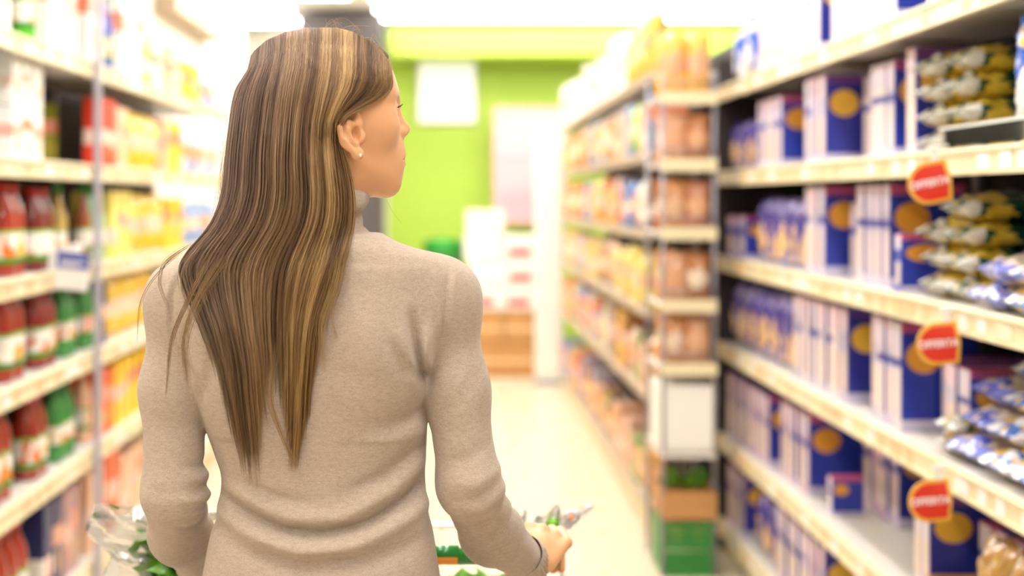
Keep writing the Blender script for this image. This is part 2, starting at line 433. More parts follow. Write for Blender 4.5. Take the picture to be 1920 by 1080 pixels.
def shelf_unit(side, front, depth, y0, y1, tops, label, group, rail=True, zt=2.05, rh=.056, rm='shelf_cream'):
    """side +1: the shelves stand right of the aisle and face -X"""
    e = empty('shelving_unit', (side*front, (y0+y1)/2, 0)); tag(e, label, 'shelving unit', group)
    hy = (y1-y0)/2; d = depth
    def X(a, b): return (a, b) if side > 0 else (-b, -a)
    b = MB(); xa, xb = X(d, d+.03); b.box(xa, xb, -hy, hy, 0, zt); b.build('back_panel', M['dark_back'], e)
    for sy in (-1, 1):
        b = MB(); xa, xb = X(d-.03, d-.002); yy = sy*(hy-.015); b.box(xa, xb, yy-.014, yy+.014, 0, zt-.01); b.build('upright_post', M['steel_grey'], e)
    b = MB(); xa, xb = X(.03, d-.04); b.box(xa, xb, -hy+.002, hy-.002, 0, .085); b.build('base_plinth', M['shelf_cream'], e)
    for t in tops:
        b = MB(); xa, xb = X(.012, d-.035); b.box(xa, xb, -hy+.002, hy-.002, t-.025, t); s = b.build('shelf', M['shelf_board'], e)
        b = MB(); xa, xb = X(0, .0115); b.box(xa, xb, -hy+.002, hy-.002, t-rh, t+.004, bev=.003)
        xa, xb = X(-.006, 0); b.box(xa, xb, -hy+.002, hy-.002, t-rh, t-rh+.008); b.box(xa, xb, -hy+.002, hy-.002, t-.008, t-.001)
        b.build('price_rail', M[rm], s)
        if rail:
            n = int((y1-y0)/.11)
            for i in range(n):
                if random.random() < .25: continue
                wd = random.choice((.045, .06, .08)); yy = -hy+.06+i*.11+random.uniform(-.015, .015)
                xa, xb = X(-.003, -.0004); mt = M[random.choice(('tag_peach', 'tag_peach', 'tag_white', 'tag_white', 'tag_peach', 'rail_clear'))]
                MB().box(xa, xb, yy-wd/2, yy+wd/2, t-.045, t-.011).build('price_tag', mt, s)
    return e

RF, LF = 1.13, 1.29                          # lateral distance of the two shelf fronts from the camera line
RT = [1.925, 1.575, 1.225, .865, .485, .13]  # shelf tops, right
LT = [1.96, 1.585, 1.225, .905, .555, .15]   # shelf tops, left
jr = [1.7, 2.5, 3.3, 4.1, 4.9, 5.97]
nm = ['just outside the near right edge', 'holding the glossy blue bags', 'holding the green pasta bags', 'in the middle of the blue pasta boxes', 'at the far end of the blue pasta run']
for i in range(5):
    shelf_last = shelf_unit(1, RF, .42, jr[i], jr[i+1], RT, 'cream shelving unit '+nm[i], 'shelving units of the right pasta run')
o = MB().box(0, .42, -.012, .0, 0, 2.05).build('side_panel', M['dark_back'], shelf_last); o.location = (0, (jr[5]-jr[4])/2, 0)
jl = [3.1, 4.1, 5.15, 6.2, 7.25, 8.3]
nm = ['at the left edge of the picture', 'holding the red sauce jars', 'holding the yellow packs behind the grey post', 'farther back with pale blue packs', 'at the far left end']
for i in range(5):
    shelf_unit(-1, LF, .45, jl[i], jl[i+1], LT, 'cream shelving unit '+nm[i], 'shelving units of the left run', zt=2.35)
b = MB(); b.box(-.012, .012, -.014, .014, 0, 2.6, bev=.003)
for z in np.arange(.1, 2.5, .05): b.box(.0115, .0135, -.005, .005, z, z+.025)
p = b.build('slotted_post', M['post_grey']); p.location = (-LF+.017, 5.17, 0)
tag(p, 'grey slotted metal post standing in front of the left shelves', 'post')
FF = .86
jf = [6.02, 7.0, 8.0, 9.0, 10.0, 11.0]
nm = ['nearest, right behind the wire bread rack', 'second behind the bread rack', 'third behind the bread rack', 'fourth behind the bread rack', 'farthest, beside the white upright']
FT = [2.0, 1.66, 1.32, .98, .62, .15]
for i in range(5):
    shelf_unit(1, FF, .40, jf[i], jf[i+1], FT, 'cream shelving unit of the far right run, '+nm[i], 'shelving units of the far right run', rail=False, zt=2.15, rh=.032, rm='bevel_beige')

# ------------------------------------------------------------------ goods: prototypes (kept as the first copy placed)
def fbm(n, seed, amp):
    r = np.random.default_rng(seed); ph = r.uniform(0, 6.28, (n, 2)); fr = r.uniform(2, 11, (n, 2)); a = amp*r.uniform(.4, 1, n)/np.sqrt(fr.sum(1)/4)
    return lambda u, v: sum(a[i]*math.sin(fr[i, 0]*u+ph[i, 0]+2.0*math.sin(fr[i, 1]*v*.5))*math.sin(fr[i, 1]*v+ph[i, 1]) for i in range(n))

def bag_mesh(name, w, h, d, mat, seed, nu=13, nv=18, wr=.008):
    f1 = fbm(7, seed, wr); f2 = fbm(7, seed+50, wr); mb = MB(); vs = []; fs = []
    fin = .06
    for side, fn in ((-1, f1), (1, f2)):
        for j in range(nv+1):
            v = -1+2*j/nv
            for i in range(nu+1):
                u = -1+2*i/nu
                vv = min(1, abs(v)/(1-fin)); th = d/2*max(0, 1-abs(u)**2.6)**.55*max(0, 1-vv**3.2)**.6
                e = (max(0, 1-abs(u)**6))*(max(0, 1-vv**6))
                pinch = 1-.08*(1-vv**2)*abs(u)
                x = w/2*u*pinch*(1+.02*math.sin(9*v+seed)); z = h/2*v+h/2
                y = side*(th+e*fn(u*1.6, v*1.6)) if th > 0 else .0025*math.sin(u*30)
                vs.append((x, y, z+(.006*math.sin(5*u+seed) if v > .8 else 0)))
    nrow = nu+1; off = (nu+1)*(nv+1)
    for j in range(nv):
        for i in range(nu):
            a = j*nrow+i; fs.append((a, a+1, a+nrow+1, a+nrow)); fs.append((off+a, off+a+nrow, off+a+nrow+1, off+a+1))
    mb.add(vs, fs, 0, True); me = mb.mesh(name, M[mat])
    return me

MESH = {}
def box_mesh(w, h, d):
    key = ('box', round(w, 3), round(h, 3), round(d, 3))
    if key not in MESH:
        mb = MB(); mb.box(-w/2, w/2, -d/2, d/2, 0, h, 0, bev=.0025)
        mb.mi[2] = 1 if False else mb.mi[2]
        me = mb.mesh('pasta_box', [M['box_side_navy'], M['box_front_pale']])
        for p in me.polygons:
            if p.normal.y < -.9: p.material_index = 1
        MESH[key] = me
    return MESH[key]
def carton_mesh(w, h, d):
    key = ('carton', round(w, 3), round(h, 3), round(d, 3))
    if key not in MESH:
        mb = MB(); mb.box(-w/2, w/2, -d/2, d/2, 0, h, 0, bev=.003)
        mb.box(-w/2+.004, w/2-.004, -.0012, .0012, h, h+.0012)      # the glued flap seam on top
        MESH[key] = mb.mesh('carton', M['carton_print'])
    return MESH[key]
def bagm(mat, w, h, d, seed):
    key = (mat, round(w, 3), round(h, 3), round(d, 3), seed)
    if key not in MESH: MESH[key] = bag_mesh(mat, w, h, d, mat, seed)
    return MESH[key]

def jar_parts(kind):
    """(name, mesh) list of a jar or bottle, made once and shared"""
    if kind in MESH: return MESH[kind]
    P = []
    if kind == 'jar':
        P.append(('glass_body', MB().lathe([(.030, 0), (.037, .004), (.039, .02), (.039, .115), (.036, .135), (.028, .15), (.0275, .156)], 20).mesh('jar_body', M['sauce_glass'])))
        P.append(('lid', MB().lathe([(.031, .152), (.0325, .155), (.0325, .168), (.031, .171)], 20).mesh('jar_lid', M['lid_white'])))
        P.append(('label', MB().lathe([(.0394, .03), (.0397, .031), (.0397, .1), (.0394, .101)], 24, cap=False).mesh('jar_label', M['jar_label'])))
    elif kind == 'tall_jar':
        P.append(('glass_body', MB().lathe([(.032, 0), (.040, .004), (.042, .02), (.042, .15), (.038, .18), (.022, .215), (.020, .23)], 20).mesh('tall_jar_body', M['sauce_glass'])))
        P.append(('lid', MB().lathe([(.0235, .226), (.0245, .229), (.0245, .247), (.0225, .25)], 18).mesh('tall_jar_lid', M['lid_red'])))
        P.append(('label', MB().lathe([(.0424, .035), (.0427, .036), (.0427, .125), (.0424, .126)], 24, cap=False).mesh('tall_jar_label', M['jar_label'])))
    elif kind == 'bottle':
        P.append(('bottle_body', MB().lathe([(.026, 0), (.032, .004), (.033, .02), (.033, .16), (.028, .19), (.014, .225), (.013, .262)], 18).mesh('bottle_body', M['plastic_coloured'])))
        P.append(('cap', MB().lathe([(.0145, .258), (.0155, .26), (.0155, .284), (.014, .287)], 16).mesh('bottle_cap', M['lid_green'])))
        P.append(('label', MB().lathe([(.0334, .05), (.0336, .051), (.0336, .13), (.0334, .131)], 20, cap=False).mesh('bottle_label', M['jar_label'])))
    elif kind == 'tub':
        P.append(('tub_body', MB().lathe([(.038, 0), (.041, .004), (.047, .085), (.048, .09)], 20).mesh('tub_body', M['plastic_coloured'])))
        P.append(('lid', MB().lathe([(.0495, .088), (.051, .09), (.051, .1), (.047, .104)], 20).mesh('tub_lid', M['lid_white'])))
    MESH[kind] = P; return P

COUNT = {}
def goods(name, mesh, loc, rz, look, cat, shelf, group, col=(1, 1, 1, 1), rot=None, scale=1., parts=None, first='nearest'):
    if parts is None:
        o = link(name, mesh)
    else:
        o = empty(name)
        for pn, pm in parts:
            c = link(pn, pm, o); c.color = col
    o.location = loc; o.color = col
    o.rotation_euler = rot if rot is not None else (0, 0, rz)
    if scale != 1.: o.scale = (scale,)*3 if isinstance(scale, (int, float)) else scale
    COUNT.setdefault((look, shelf), []).append(o)
    o['_look'] = look; o['_shelf'] = shelf
    tag(o, look, cat, group)
    return o
def finish_labels():
    """number the look-alikes of a shelf from the near end"""
    for (look, shelf), L in COUNT.items():
        L.sort(key=lambda o: (round(o.location.y, 3), round(o.location.z, 3), round(o.location.x, 3)))
        for i, o in enumerate(L):
            o['label'] = f'{look} on the {shelf}' if len(L) == 1 else f'{look}, {ordinal(i+1)} from the near end, {shelf}'
            del o['_look']; del o['_shelf']

RS = ['right top shelf', 'right second shelf', 'right third shelf', 'right fourth shelf', 'right fifth shelf', 'right bottom shelf']
LS = ['left top shelf', 'left second shelf', 'left third shelf', 'left fourth shelf', 'left fifth shelf', 'left bottom shelf']
FS = ['far right top shelf', 'far right second shelf', 'far right third shelf', 'far right fourth shelf', 'far right fifth shelf', 'far right bottom shelf']

PALE = [srgb(216, 202, 216), srgb(226, 210, 214), srgb(206, 196, 214), srgb(232, 216, 212), srgb(198, 188, 206)]
def boxes(row, d0, d1, w=.07, h=.26, dep=.2, sb=0., pal=PALE, gap=.006, look=None, tilt=True):
    """a line of pasta boxes from far d0 to near d1"""
    y = d0-w/2
    while y-w/2 >= d1-.001:
        hh = h
        o = goods('pasta_box', box_mesh(w, hh, dep), (RF+.03+sb+dep/2+random.uniform(0, .008), y, RT[row]), -PI/2+(random.uniform(-.03, .03) if tilt else 0),
                  look or 'pale fronted navy pasta box', 'box', RS[row], 'pasta boxes on the right shelves', random.choice(pal))
        y -= w+gap
def bags(row, d0, d1, n, mat, w, h, d, sb=0., look='blue film pasta bag', z=0., lie=False, lat=0.):
    for i in range(n):
        y = d0+(d1-d0)*((i+.5)/n); seed = random.choice((1, 2, 3))
        if not lie:
            goods('pasta_bag', bagm(mat, w, h, d, seed), (RF+.04+sb+d/2+lat, y, RT[row]+z+.001), -PI/2+random.uniform(-.25, .25), look, 'bag', RS[row], 'bags on the right shelves')
        else:   # lying flat, its end towards the aisle
            me = bagm(mat, w, h, d, seed)
            goods('pasta_bag', me, (RF+.03+sb+lat, y+random.uniform(-.01, .01), RT[row]+z+d/2+.002), 0, look, 'bag', RS[row], 'bags on the right shelves', rot=(PI/2, 0, PI/2+random.uniform(-.12, .12)))

# top shelf
WHITE = [srgb(238, 232, 232), srgb(230, 226, 236), srgb(244, 240, 236)]
bags(0, 5.9, 5.45, 2, 'bag_bluewhite', .15, .24, .08, look='white and navy film bag')
boxes(0, 5.3, 4.4, .09, .27, .18, 0, WHITE, look='white fronted carton')
boxes(0, 4.32, 3.62, .10, .30, .18, .0, WHITE, look='white fronted carton')
boxes(0, 3.52, 2.5, .10, .30, .18, .02, WHITE, look='white fronted carton')
# second
bags(1, 5.9, 5.42, 3, 'bag_violet', .15, .2, .07, look='violet film bag with peach window')
boxes(1, 5.34, 4.90, .07, .25)
boxes(1, 4.82, 4.66, .075, .22, sb=.08)
boxes(1, 4.64, 4.40, .075, .275)
boxes(1, 4.36, 4.10, .08, .265, sb=.105)
boxes(1, 4.04, 3.76, .07, .265, sb=.035)
boxes(1, 3.71, 3.63, .07, .28, sb=.03)
for j, (y, n) in enumerate(((3.49, 4), (3.30, 4))):
    for i in range(n):
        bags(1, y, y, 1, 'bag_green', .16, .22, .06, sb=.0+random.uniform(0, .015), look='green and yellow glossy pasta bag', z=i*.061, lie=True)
        bags(1, y-.01, y, 1, 'bag_dark', .16, .17, .06, sb=.23, look='dark green pasta bag set further back', z=i*.06, lie=True)
for y in (3.12, 2.95):
    for i in range(4):
        bags(1, y, y, 1, 'bag_dark', .15, .3, .06, sb=.10, look='dark green pasta bag set further back', z=i*.06, lie=True)
bags(1, 2.89, 2.79, 1, 'bag_bluewhite', .17, .27, .07, sb=-.01, look='bright blue and white glossy bag')
bags(1, 2.70, 2.60, 1, 'bag_bluewhite', .17, .28, .07, sb=.03, look='bright blue and white glossy bag')
# third
boxes(2, 5.92, 5.5, .08, .17, look='low violet pasta box', pal=[srgb(92, 84, 170), srgb(110, 100, 180)])
bags(2, 5.4, 4.74, 4, 'bag_violet', .16, .24, .08, look='violet film bag with peach window')
boxes(2, 4.64, 4.40, .075, .28)
boxes(2, 4.36, 4.14, .07, .23, sb=.07)
boxes(2, 4.08, 3.72, .07, .28, sb=.01)
boxes(2, 3.70, 3.62, .05, .15, sb=-.005, look='small bright blue pasta box', pal=[srgb(30, 70, 180)])
for j, (y, n) in enumerate(((3.49, 3), (3.29, 4))):
    for i in range(n):
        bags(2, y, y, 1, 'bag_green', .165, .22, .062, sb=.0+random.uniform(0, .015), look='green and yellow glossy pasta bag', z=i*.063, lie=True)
for y in (3.10, 2.93, 2.76):
    for i in range(4):
        bags(2, y, y, 1, 'bag_dark', .155, .2, .064, sb=.17, look='dark green pasta bag set further back', z=i*.065, lie=True)
for y in (3.06, 2.87, 2.68):
    for i in range(2):
        bags(2, y-.03*i, y-.03*i, 1, 'bag_blue' if y > 3 else 'bag_bluegold', .17, .17, .06, sb=-.015, look='blue and white glossy pasta bag' if y > 3 else 'blue and yellow glossy pasta bag', z=i*.058, lie=True)
# fourth
bags(3, 5.92, 4.86, 6, 'bag_violet', .16, .26, .08, look='violet film bag with peach window')
boxes(3, 4.80, 4.10, .065, .28)
boxes(3, 4.04, 3.94, .09, .26, sb=.07)
boxes(3, 3.92, 3.66, .06, .285, sb=.0)
boxes(3, 3.64, 3.52, .055, .2, sb=.10, look='short navy pasta box with yellow oval')
boxes(3, 3.50, 3.32, .085, .2, sb=.06, look='short navy pasta box with yellow oval')
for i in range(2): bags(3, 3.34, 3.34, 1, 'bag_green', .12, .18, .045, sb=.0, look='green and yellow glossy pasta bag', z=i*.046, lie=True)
pile = [(3.20, 3, 'bag_blue'), (3.02, 4, 'bag_bluegold'), (2.84, 4, 'bag_bluegold'), (2.66, 4, 'bag_bluegold')]
for y, n, mt in pile:
    for i in range(n):
        bags(3, y+random.uniform(-.02, .02), y, 1, mt, .175, .26, .068, sb=-.01+.025*i, look='blue and white glossy pasta bag' if mt == 'bag_blue' else 'blue and yellow glossy pasta bag', z=i*.066, lie=True)
# fifth
PINK = [srgb(214, 176, 196), srgb(206, 186, 208), srgb(222, 196, 196)]
boxes(4, 5.92, 5.1, .07, .26, pal=PINK)
boxes(4, 5.06, 4.62, .07, .27, sb=.02, pal=PINK)
boxes(4, 4.56, 4.16, .08, .28, sb=.17, pal=PINK)
boxes(4, 4.44, 4.38, .05, .12, dep=.1, sb=.02, look='small orange and navy box')
boxes(4, 4.08, 3.84, .07, .25, sb=.2, pal=PINK)
boxes(4, 3.62, 3.50, .055, .25, sb=.02)
boxes(4, 3.46, 3.18, .08, .2, sb=.13, look='short navy pasta box with yellow oval')
o = goods('cardboard_tray', MB().box(-.15, .15, -.1, .1, 0, .004).box(-.15, -.146, -.1, .1, .004, .07).box(.146, .15, -.1, .1, .004, .07).box(-.146, .146, -.1, -.096, .004, .07).box(-.146, .146, .096, .1, .004, .07).mesh('tray', M['cardboard']),
          (RF+.13, 3.30, RT[4]), -PI/2, 'open cardboard tray', 'tray', RS[4], 'trays')
for y in (3.05, 2.88, 2.70): bags(4, y, y, 1, 'cookie_bag', .16, .25, .10, sb=-.02, look='clear bag of brown biscuits')
# bottom
boxes(5, 5.92, 5.5, .08, .24, pal=PINK)
bags(5, 5.45, 5.1, 2, 'bag_violet', .16, .24, .08, look='violet film bag with peach window')
boxes(5, 5.05, 4.4, .075, .25, pal=PINK)
boxes(5, 4.35, 4.0, .08, .25, sb=.08)
boxes(5, 3.9, 3.2, .08, .26)

# acrylic guard on the second shelf, offer signs
g = MB(); g.box(-.0015, .0015, -.45, .45, .006, .0465); g2 = MB(); g2.box(-.003, .003, -.45, .45, .0465, .052)
ge = empty('shelf_guard', (RF+.012, 2.85, RT[1]+.004)); tag(ge, 'clear plastic guard strip along the near end of the right second shelf', 'shelf guard')
g.build('guard_sheet', M['clear_acrylic'], ge); g2.build('top_edge', M['acrylic_edge'], ge)

def offer_sign(px, py, Y, tilt, label):
    p = at(px, py, Y); e = empty('offer_sign', p); tag(e, label, 'sign', 'red offer signs on the right shelves')
    e.rotation_euler = (0, tilt, math.radians(8))
    def D(R, x1, th, y0):
        """a D: round left end, straight right edge"""
        n = 20; out = []
        for i in range(n+1):
            a = PI/2+PI*i/n; out.append((R*math.cos(a)*1.02, R*math.sin(a)))
        out += [(x1, -R), (x1+.006, 0), (x1, R)]
        vs = [(x, y0, z) for x, z in out]+[(x, y0+th, z) for x, z in out]; m = len(out)
        fs = [tuple(range(m)), tuple(range(2*m-1, m-1, -1))]+[(i, (i+1) % m, m+(i+1) % m, m+i) for i in range(m)]
        mb = MB(); mb.add(vs, fs); return mb
    s = .0465
    D(s, .049, .003, 0).build('sign_border', M['offer_gold'], e)
    D(s-.0080, .0405, .0012, -.0013).build('red_face', M['offer_red'], e)
    MB().box(-.0395, .0445, -.0020, -.0014, -.0100, .0100).build('text_band', M['offer_red'], e)
    cu = bpy.data.curves.new('offer_text', 'FONT'); cu.body = 'OFFERTA'; cu.size = .0222; cu.align_x = 'CENTER'; cu.align_y = 'CENTER'; cu.extrude = .0004; cu.offset = .0006
    tmp = bpy.data.objects.new('lettering_curve', cu); C.objects.link(tmp); dg = bpy.context.evaluated_depsgraph_get(); tm = bpy.data.meshes.new_from_object(tmp.evaluated_get(dg)); bpy.data.objects.remove(tmp)
    to = link('lettering', tm, e); to.location = (.002, -.0026, 0); to.rotation_euler = (PI/2, 0, 0)
    to.data.materials.clear(); to.data.materials.append(M['offer_white'])
    m = MB(); m.box(.02, .034, -.001, .003, .0465, .072); m.box(.012, .042, -.003, .005, .067, .079, bev=.002); m.box(.036, .062, .0, .003, .071, .076); m.build('hanging_clip', M['lid_white'], e)
    return e
offer_sign(1741, 344, 3.13, math.radians(-11), 'red and gold offer sign hanging from the right second shelf')
offer_sign(1757, 645, 3.11, math.radians(-4), 'red and gold offer sign hanging from the right third shelf')
offer_sign(1742, 940, 3.13, math.radians(-3), 'red and gold offer sign hanging from the right fourth shelf')

# ------------------------------------------------------------------ left shelves
def lg(kind, row, d, col, look, cat, sb=0., w=.08, h=.2, dep=.12, dz=0., rz=0., sc=1., mat='bag_coloured'):
    x = -LF-.035-sb
    loc = (x-dep/2, d, LT[row]+dz)
    grp = cat+' goods on the left shelves'
    if kind == 'carton': return goods('carton', carton_mesh(w, h, dep), loc, PI/2+rz, look, cat, LS[row], grp, col)
    if kind == 'bag': return goods('packet', bagm(mat, w, h, dep, random.choice((1, 2, 3))), (loc[0], d, loc[2]+.001), PI/2+rz, look, cat, LS[row], grp, col)
    nmk = {'jar': 'sauce_jar', 'tall_jar': 'sauce_bottle', 'bottle': 'bottle', 'tub': 'tub'}[kind]
    return goods(nmk, None, (x-.042*sc, d, LT[row]+dz), random.uniform(0, 6), look, cat, LS[row], grp, col, scale=sc, parts=jar_parts(kind))
RED = srgb(176, 44, 18); DKRED = srgb(120, 26, 16); YEL = srgb(250, 206, 20); YEL2 = srgb(246, 226, 120); ORG = srgb(238, 96, 30)
WHT = srgb(244, 242, 236); GRN = srgb(60, 150, 50); OLV = srgb(140, 150, 30); PCH = srgb(244, 196, 160); NAVY = srgb(40, 48, 100); LBL = srgb(150, 176, 226); CRM = srgb(244, 232, 196)
def many(kind, row, ds, col, look, cat, **k):
    for d in ds: lg(kind, row, d, random.choice(col) if isinstance(col, list) else col, look, cat, **k)
# top
many('carton', 0, [4.02, 4.14, 4.26], WHT, 'tall white carton', 'carton', w=.1, h=.32, dep=.16)
lg('bottle', 0, 4.60, srgb(90, 190, 30), 'slim green bottle', 'bottle', sc=1.15)
many('carton', 0, [4.78, 4.90, 5.02], WHT, 'tall white carton', 'carton', w=.1, h=.33, dep=.16)
many('carton', 0, [5.3, 5.42], WHT, 'tall white carton', 'carton', w=.1, h=.34, dep=.16)
lg('bottle', 0, 5.66, srgb(30, 60, 170), 'slim dark blue bottle', 'bottle', sc=1.1)
many('carton', 0, [5.85, 5.98, 6.1], WHT, 'tall white carton', 'carton', w=.11, h=.36, dep=.18)
lg('bottle', 0, 6.35, srgb(250, 220, 60), 'yellow bottle', 'bottle')
many('carton', 0, [6.5, 6.62, 6.9, 7.02], [WHT, CRM, PCH], 'pale carton', 'carton', w=.11, h=.24, dep=.16)
many('carton', 0, [7.3, 7.55], [ORG, YEL], 'orange and yellow carton', 'carton', w=.12, h=.2, dep=.16)
many('bag', 0, [7.85, 8.1], LBL, 'pale blue packet', 'packet', w=.16, h=.2, dep=.08)
# second
for d in (4.38, 4.49, 4.60):
    for i in range(2): lg('carton', 1, d, WHT, 'white carton with red spot', 'carton', w=.1, h=.165, dep=.14, dz=i*.168)
many('carton', 1, [5.32, 5.44], OLV, 'olive green carton', 'carton', w=.1, h=.24, dep=.1, sb=.18)
many('carton', 1, [4.85], srgb(120, 110, 60), 'dark olive carton', 'carton', w=.09, h=.22, dep=.1, sb=.28)
many('carton', 1, [5.52, 5.63], srgb(232, 60, 30), 'red and orange carton', 'carton', w=.09, h=.27, dep=.08)
many('carton', 1, [5.74, 5.84], PCH, 'peach carton', 'carton', w=.09, h=.25, dep=.1)
many('bag', 1, [5.95, 6.12, 6.3, 6.48], YEL, 'bright yellow packet', 'packet', w=.17, h=.25, dep=.09)
many('carton', 1, [6.7, 6.85, 7.0], [YEL, PCH, CRM], 'yellow and cream carton', 'carton', w=.12, h=.25, dep=.16)
many('bag', 1, [7.3, 7.5, 7.7, 7.9, 8.1], [LBL, LBL, srgb(230, 226, 240)], 'pale blue packet', 'packet', w=.17, h=.24, dep=.09)
# third
lg('tall_jar', 2, 4.16, srgb(40, 140, 60), 'green labelled sauce bottle', 'bottle', sc=1.1)
many('tall_jar', 2, [4.36, 4.45], RED, 'red tomato sauce bottle', 'bottle', sc=1.15)
many('tall_jar', 2, [4.40, 4.50], DKRED, 'dark red sauce bottle at the back', 'bottle', sc=1.1, sb=.12)
many('tall_jar', 2, [4.68, 4.78], DKRED, 'dark red sauce bottle with navy label', 'bottle', sc=1.1)
lg('bottle', 2, 4.98, srgb(200, 170, 90), 'amber bottle with green cap', 'bottle')
many('tub', 2, [4.96, 5.07], WHT, 'white plastic tub', 'tub', sb=-.02, sc=.75)
lg('bottle', 2, 5.32, srgb(170, 90, 50), 'brown bottle', 'bottle')
many('bottle', 2, [5.42, 5.52], srgb(150, 220, 170), 'pale green and white bottle', 'bottle')
many('carton', 2, [5.66, 5.78, 5.9], YEL2, 'pale yellow carton', 'carton', w=.1, h=.27, dep=.16)
many('bag', 2, [6.06, 6.22, 6.4, 6.58], YEL, 'bright yellow packet', 'packet', w=.16, h=.26, dep=.09)
many('carton', 2, [6.75, 6.9, 7.05], [YEL, CRM], 'yellow and cream carton', 'carton', w=.12, h=.24, dep=.16)
many('bag', 2, [7.35, 7.6, 7.85, 8.1], [LBL, CRM, srgb(150, 190, 40)], 'pale blue and cream packet', 'packet', w=.18, h=.22, dep=.09)
# fourth
lg('tub', 3, 4.14, PCH, 'peach tub with white lid', 'tub', sc=1.1)
many('tall_jar', 3, [4.34, 4.44], RED, 'red tomato sauce bottle', 'bottle', sc=1.2)
many('tall_jar', 3, [4.70, 4.80], srgb(150, 40, 34), 'dark red sauce bottle with navy label', 'bottle', sc=1.1)
many('bottle', 3, [5.02, 5.10, 5.30, 5.38], srgb(70, 150, 80), 'green bottle', 'bottle')
lg('carton', 3, 5.50, NAVY, 'slim navy carton', 'carton', w=.06, h=.24, dep=.1)
many('bag', 3, [5.66, 5.82, 5.98, 6.15, 6.35], YEL, 'bright yellow packet', 'packet', w=.16, h=.26, dep=.1)
many('carton', 3, [6.6, 6.8, 7.0, 7.35, 7.6, 7.9], [YEL, CRM, PCH], 'yellow and cream carton', 'carton', w=.12, h=.22, dep=.16)
# fifth
many('tall_jar', 4, [4.22, 4.31], RED, 'red tomato sauce bottle', 'bottle', sc=1.2)
many('tall_jar', 4, [4.62, 4.70], srgb(160, 44, 20), 'red sauce bottle with lime label', 'bottle', sc=1.1)
many('bottle', 4, [4.92, 5.0, 5.08], srgb(60, 150, 70), 'green bottle', 'bottle')
lg('bottle', 4, 5.32, PCH, 'peach bottle', 'bottle')
many('carton', 4, [5.46, 5.58], ORG, 'orange red carton', 'carton', w=.1, h=.25, dep=.16)
many('carton', 4, [5.72, 5.84, 5.96, 6.12, 6.3], YEL, 'yellow carton', 'carton', w=.1, h=.26, dep=.16)
many('carton', 4, [6.6, 6.8, 7.0, 7.4, 7.8], [CRM, PCH, WHT], 'pale cream carton', 'carton', w=.12, h=.22, dep=.16)
# bottom
many('tall_jar', 5, [4.18, 4.28, 4.38, 4.48], RED, 'red tomato sauce bottle', 'bottle', sc=1.25)
many('carton', 5, [4.72, 4.84], NAVY, 'dark navy carton', 'carton', w=.1, h=.3, dep=.1)
many('carton', 5, [4.96, 5.06], srgb(190, 150, 150), 'dusty pink carton', 'carton', w=.09, h=.3, dep=.14)
many('carton', 5, [5.3, 5.42], [CRM, PCH], 'cream carton', 'carton', w=.1, h=.3, dep=.14)
many('carton', 5, [5.56, 5.68], ORG, 'orange red carton', 'carton', w=.1, h=.32, dep=.14)
many('carton', 5, [5.85, 6.0, 6.15, 6.4, 6.6], [CRM, YEL2, PCH], 'pale cream carton', 'carton', w=.12, h=.26, dep=.16)

ps = empty('price_sign', at(128, 508, 4.66)); ps.rotation_euler = (0, math.radians(5), math.radians(-6)); tag(ps, 'blue and white price sign hanging below the left third shelf', 'sign')
MB().box(-.07, .07, 0, .003, -.062, .062, bev=.001).build('sign_card', M['tag_white'], ps)
MB().box(-.042, .069, -.0012, -.0002, .008, .060).build('blue_panel', M['sign_blue'], ps)
MB().box(-.03, .055, -.0018, -.0013, .026, .034).box(-.03, .03, -.0018, -.0013, .016, .021).build('print_lines', M['tag_white'], ps)
MB().box(-.01, .01, .0005, .0025, .06, .085).build('hanging_clip', M['lid_white'], ps)

# ------------------------------------------------------------------ far right run
FPAL = [srgb(226, 192, 120), srgb(214, 160, 84), srgb(214, 196, 164), srgb(206, 156, 120), srgb(222, 176, 60), srgb(180, 124, 70), srgb(210, 110, 80), srgb(176, 164, 176), srgb(200, 176, 110), srgb(120, 146, 186), srgb(150, 160, 100), srgb(140, 90, 60), srgb(216, 170, 150)]
TOPP = [srgb(250, 246, 240), srgb(250, 240, 220), srgb(246, 240, 236)]
for r in range(6):
    y = 6.14
    while y < 10.95:
        wd = random.choice((.13, .16, .19)); gap = (FT[r-1]-FT[r]-.07) if r else .34
        h = min(gap-.02, random.uniform(.2, .3)); pal = TOPP if r == 0 else FPAL
        col = random.choice(pal); kd = random.random()
        if r == 0 and y < 6.9: col = srgb(246, 190, 80); kd = .9
        if r == 1 and 6.5 < y < 6.75: col = srgb(150, 210, 70)
        if r == 2 and 6.6 < y < 6.9: col = srgb(30, 90, 190)
        if r == 2 and 6.2 < y < 6.5: col = srgb(236, 236, 226)
        if r == 3 and y < 7.0: col = srgb(230, 206, 110)
        tone = 'pale' if sum(col[:3]) > 2.0 else ('orange' if col[0] > .6 and col[1] < .4 else ('golden' if col[0] > .6 else 'muted'))
        if kd < .55: goods('carton', carton_mesh(wd, round(h, 2), .16), (FF+.005+.08, y, FT[r]+.0045), -PI/2, tone+' carton', 'carton', FS[r], 'goods of the far right run', col)
        else: goods('packet', bagm('bag_coloured', wd, round(h, 2), .09, random.choice((1, 2))), (FF-.01+.05, y, FT[r]+.0045), -PI/2+random.uniform(-.2, .2), tone+' film packet', 'packet', FS[r], 'goods of the far right run', col)
        y += wd+.03+random.uniform(0, .05)
o = MB().lathe([(.05, 0), (.085, .02), (.10, .07), (.085, .13), (.05, .16), (.02, .17)], 24).build('white_tub', M['lid_white']); o.location = (FF+.12, 9.1, FT[0]+.005)
o.location.y = 9.1
tag(o, 'round white tub gleaming on top of the far right run', 'tub')

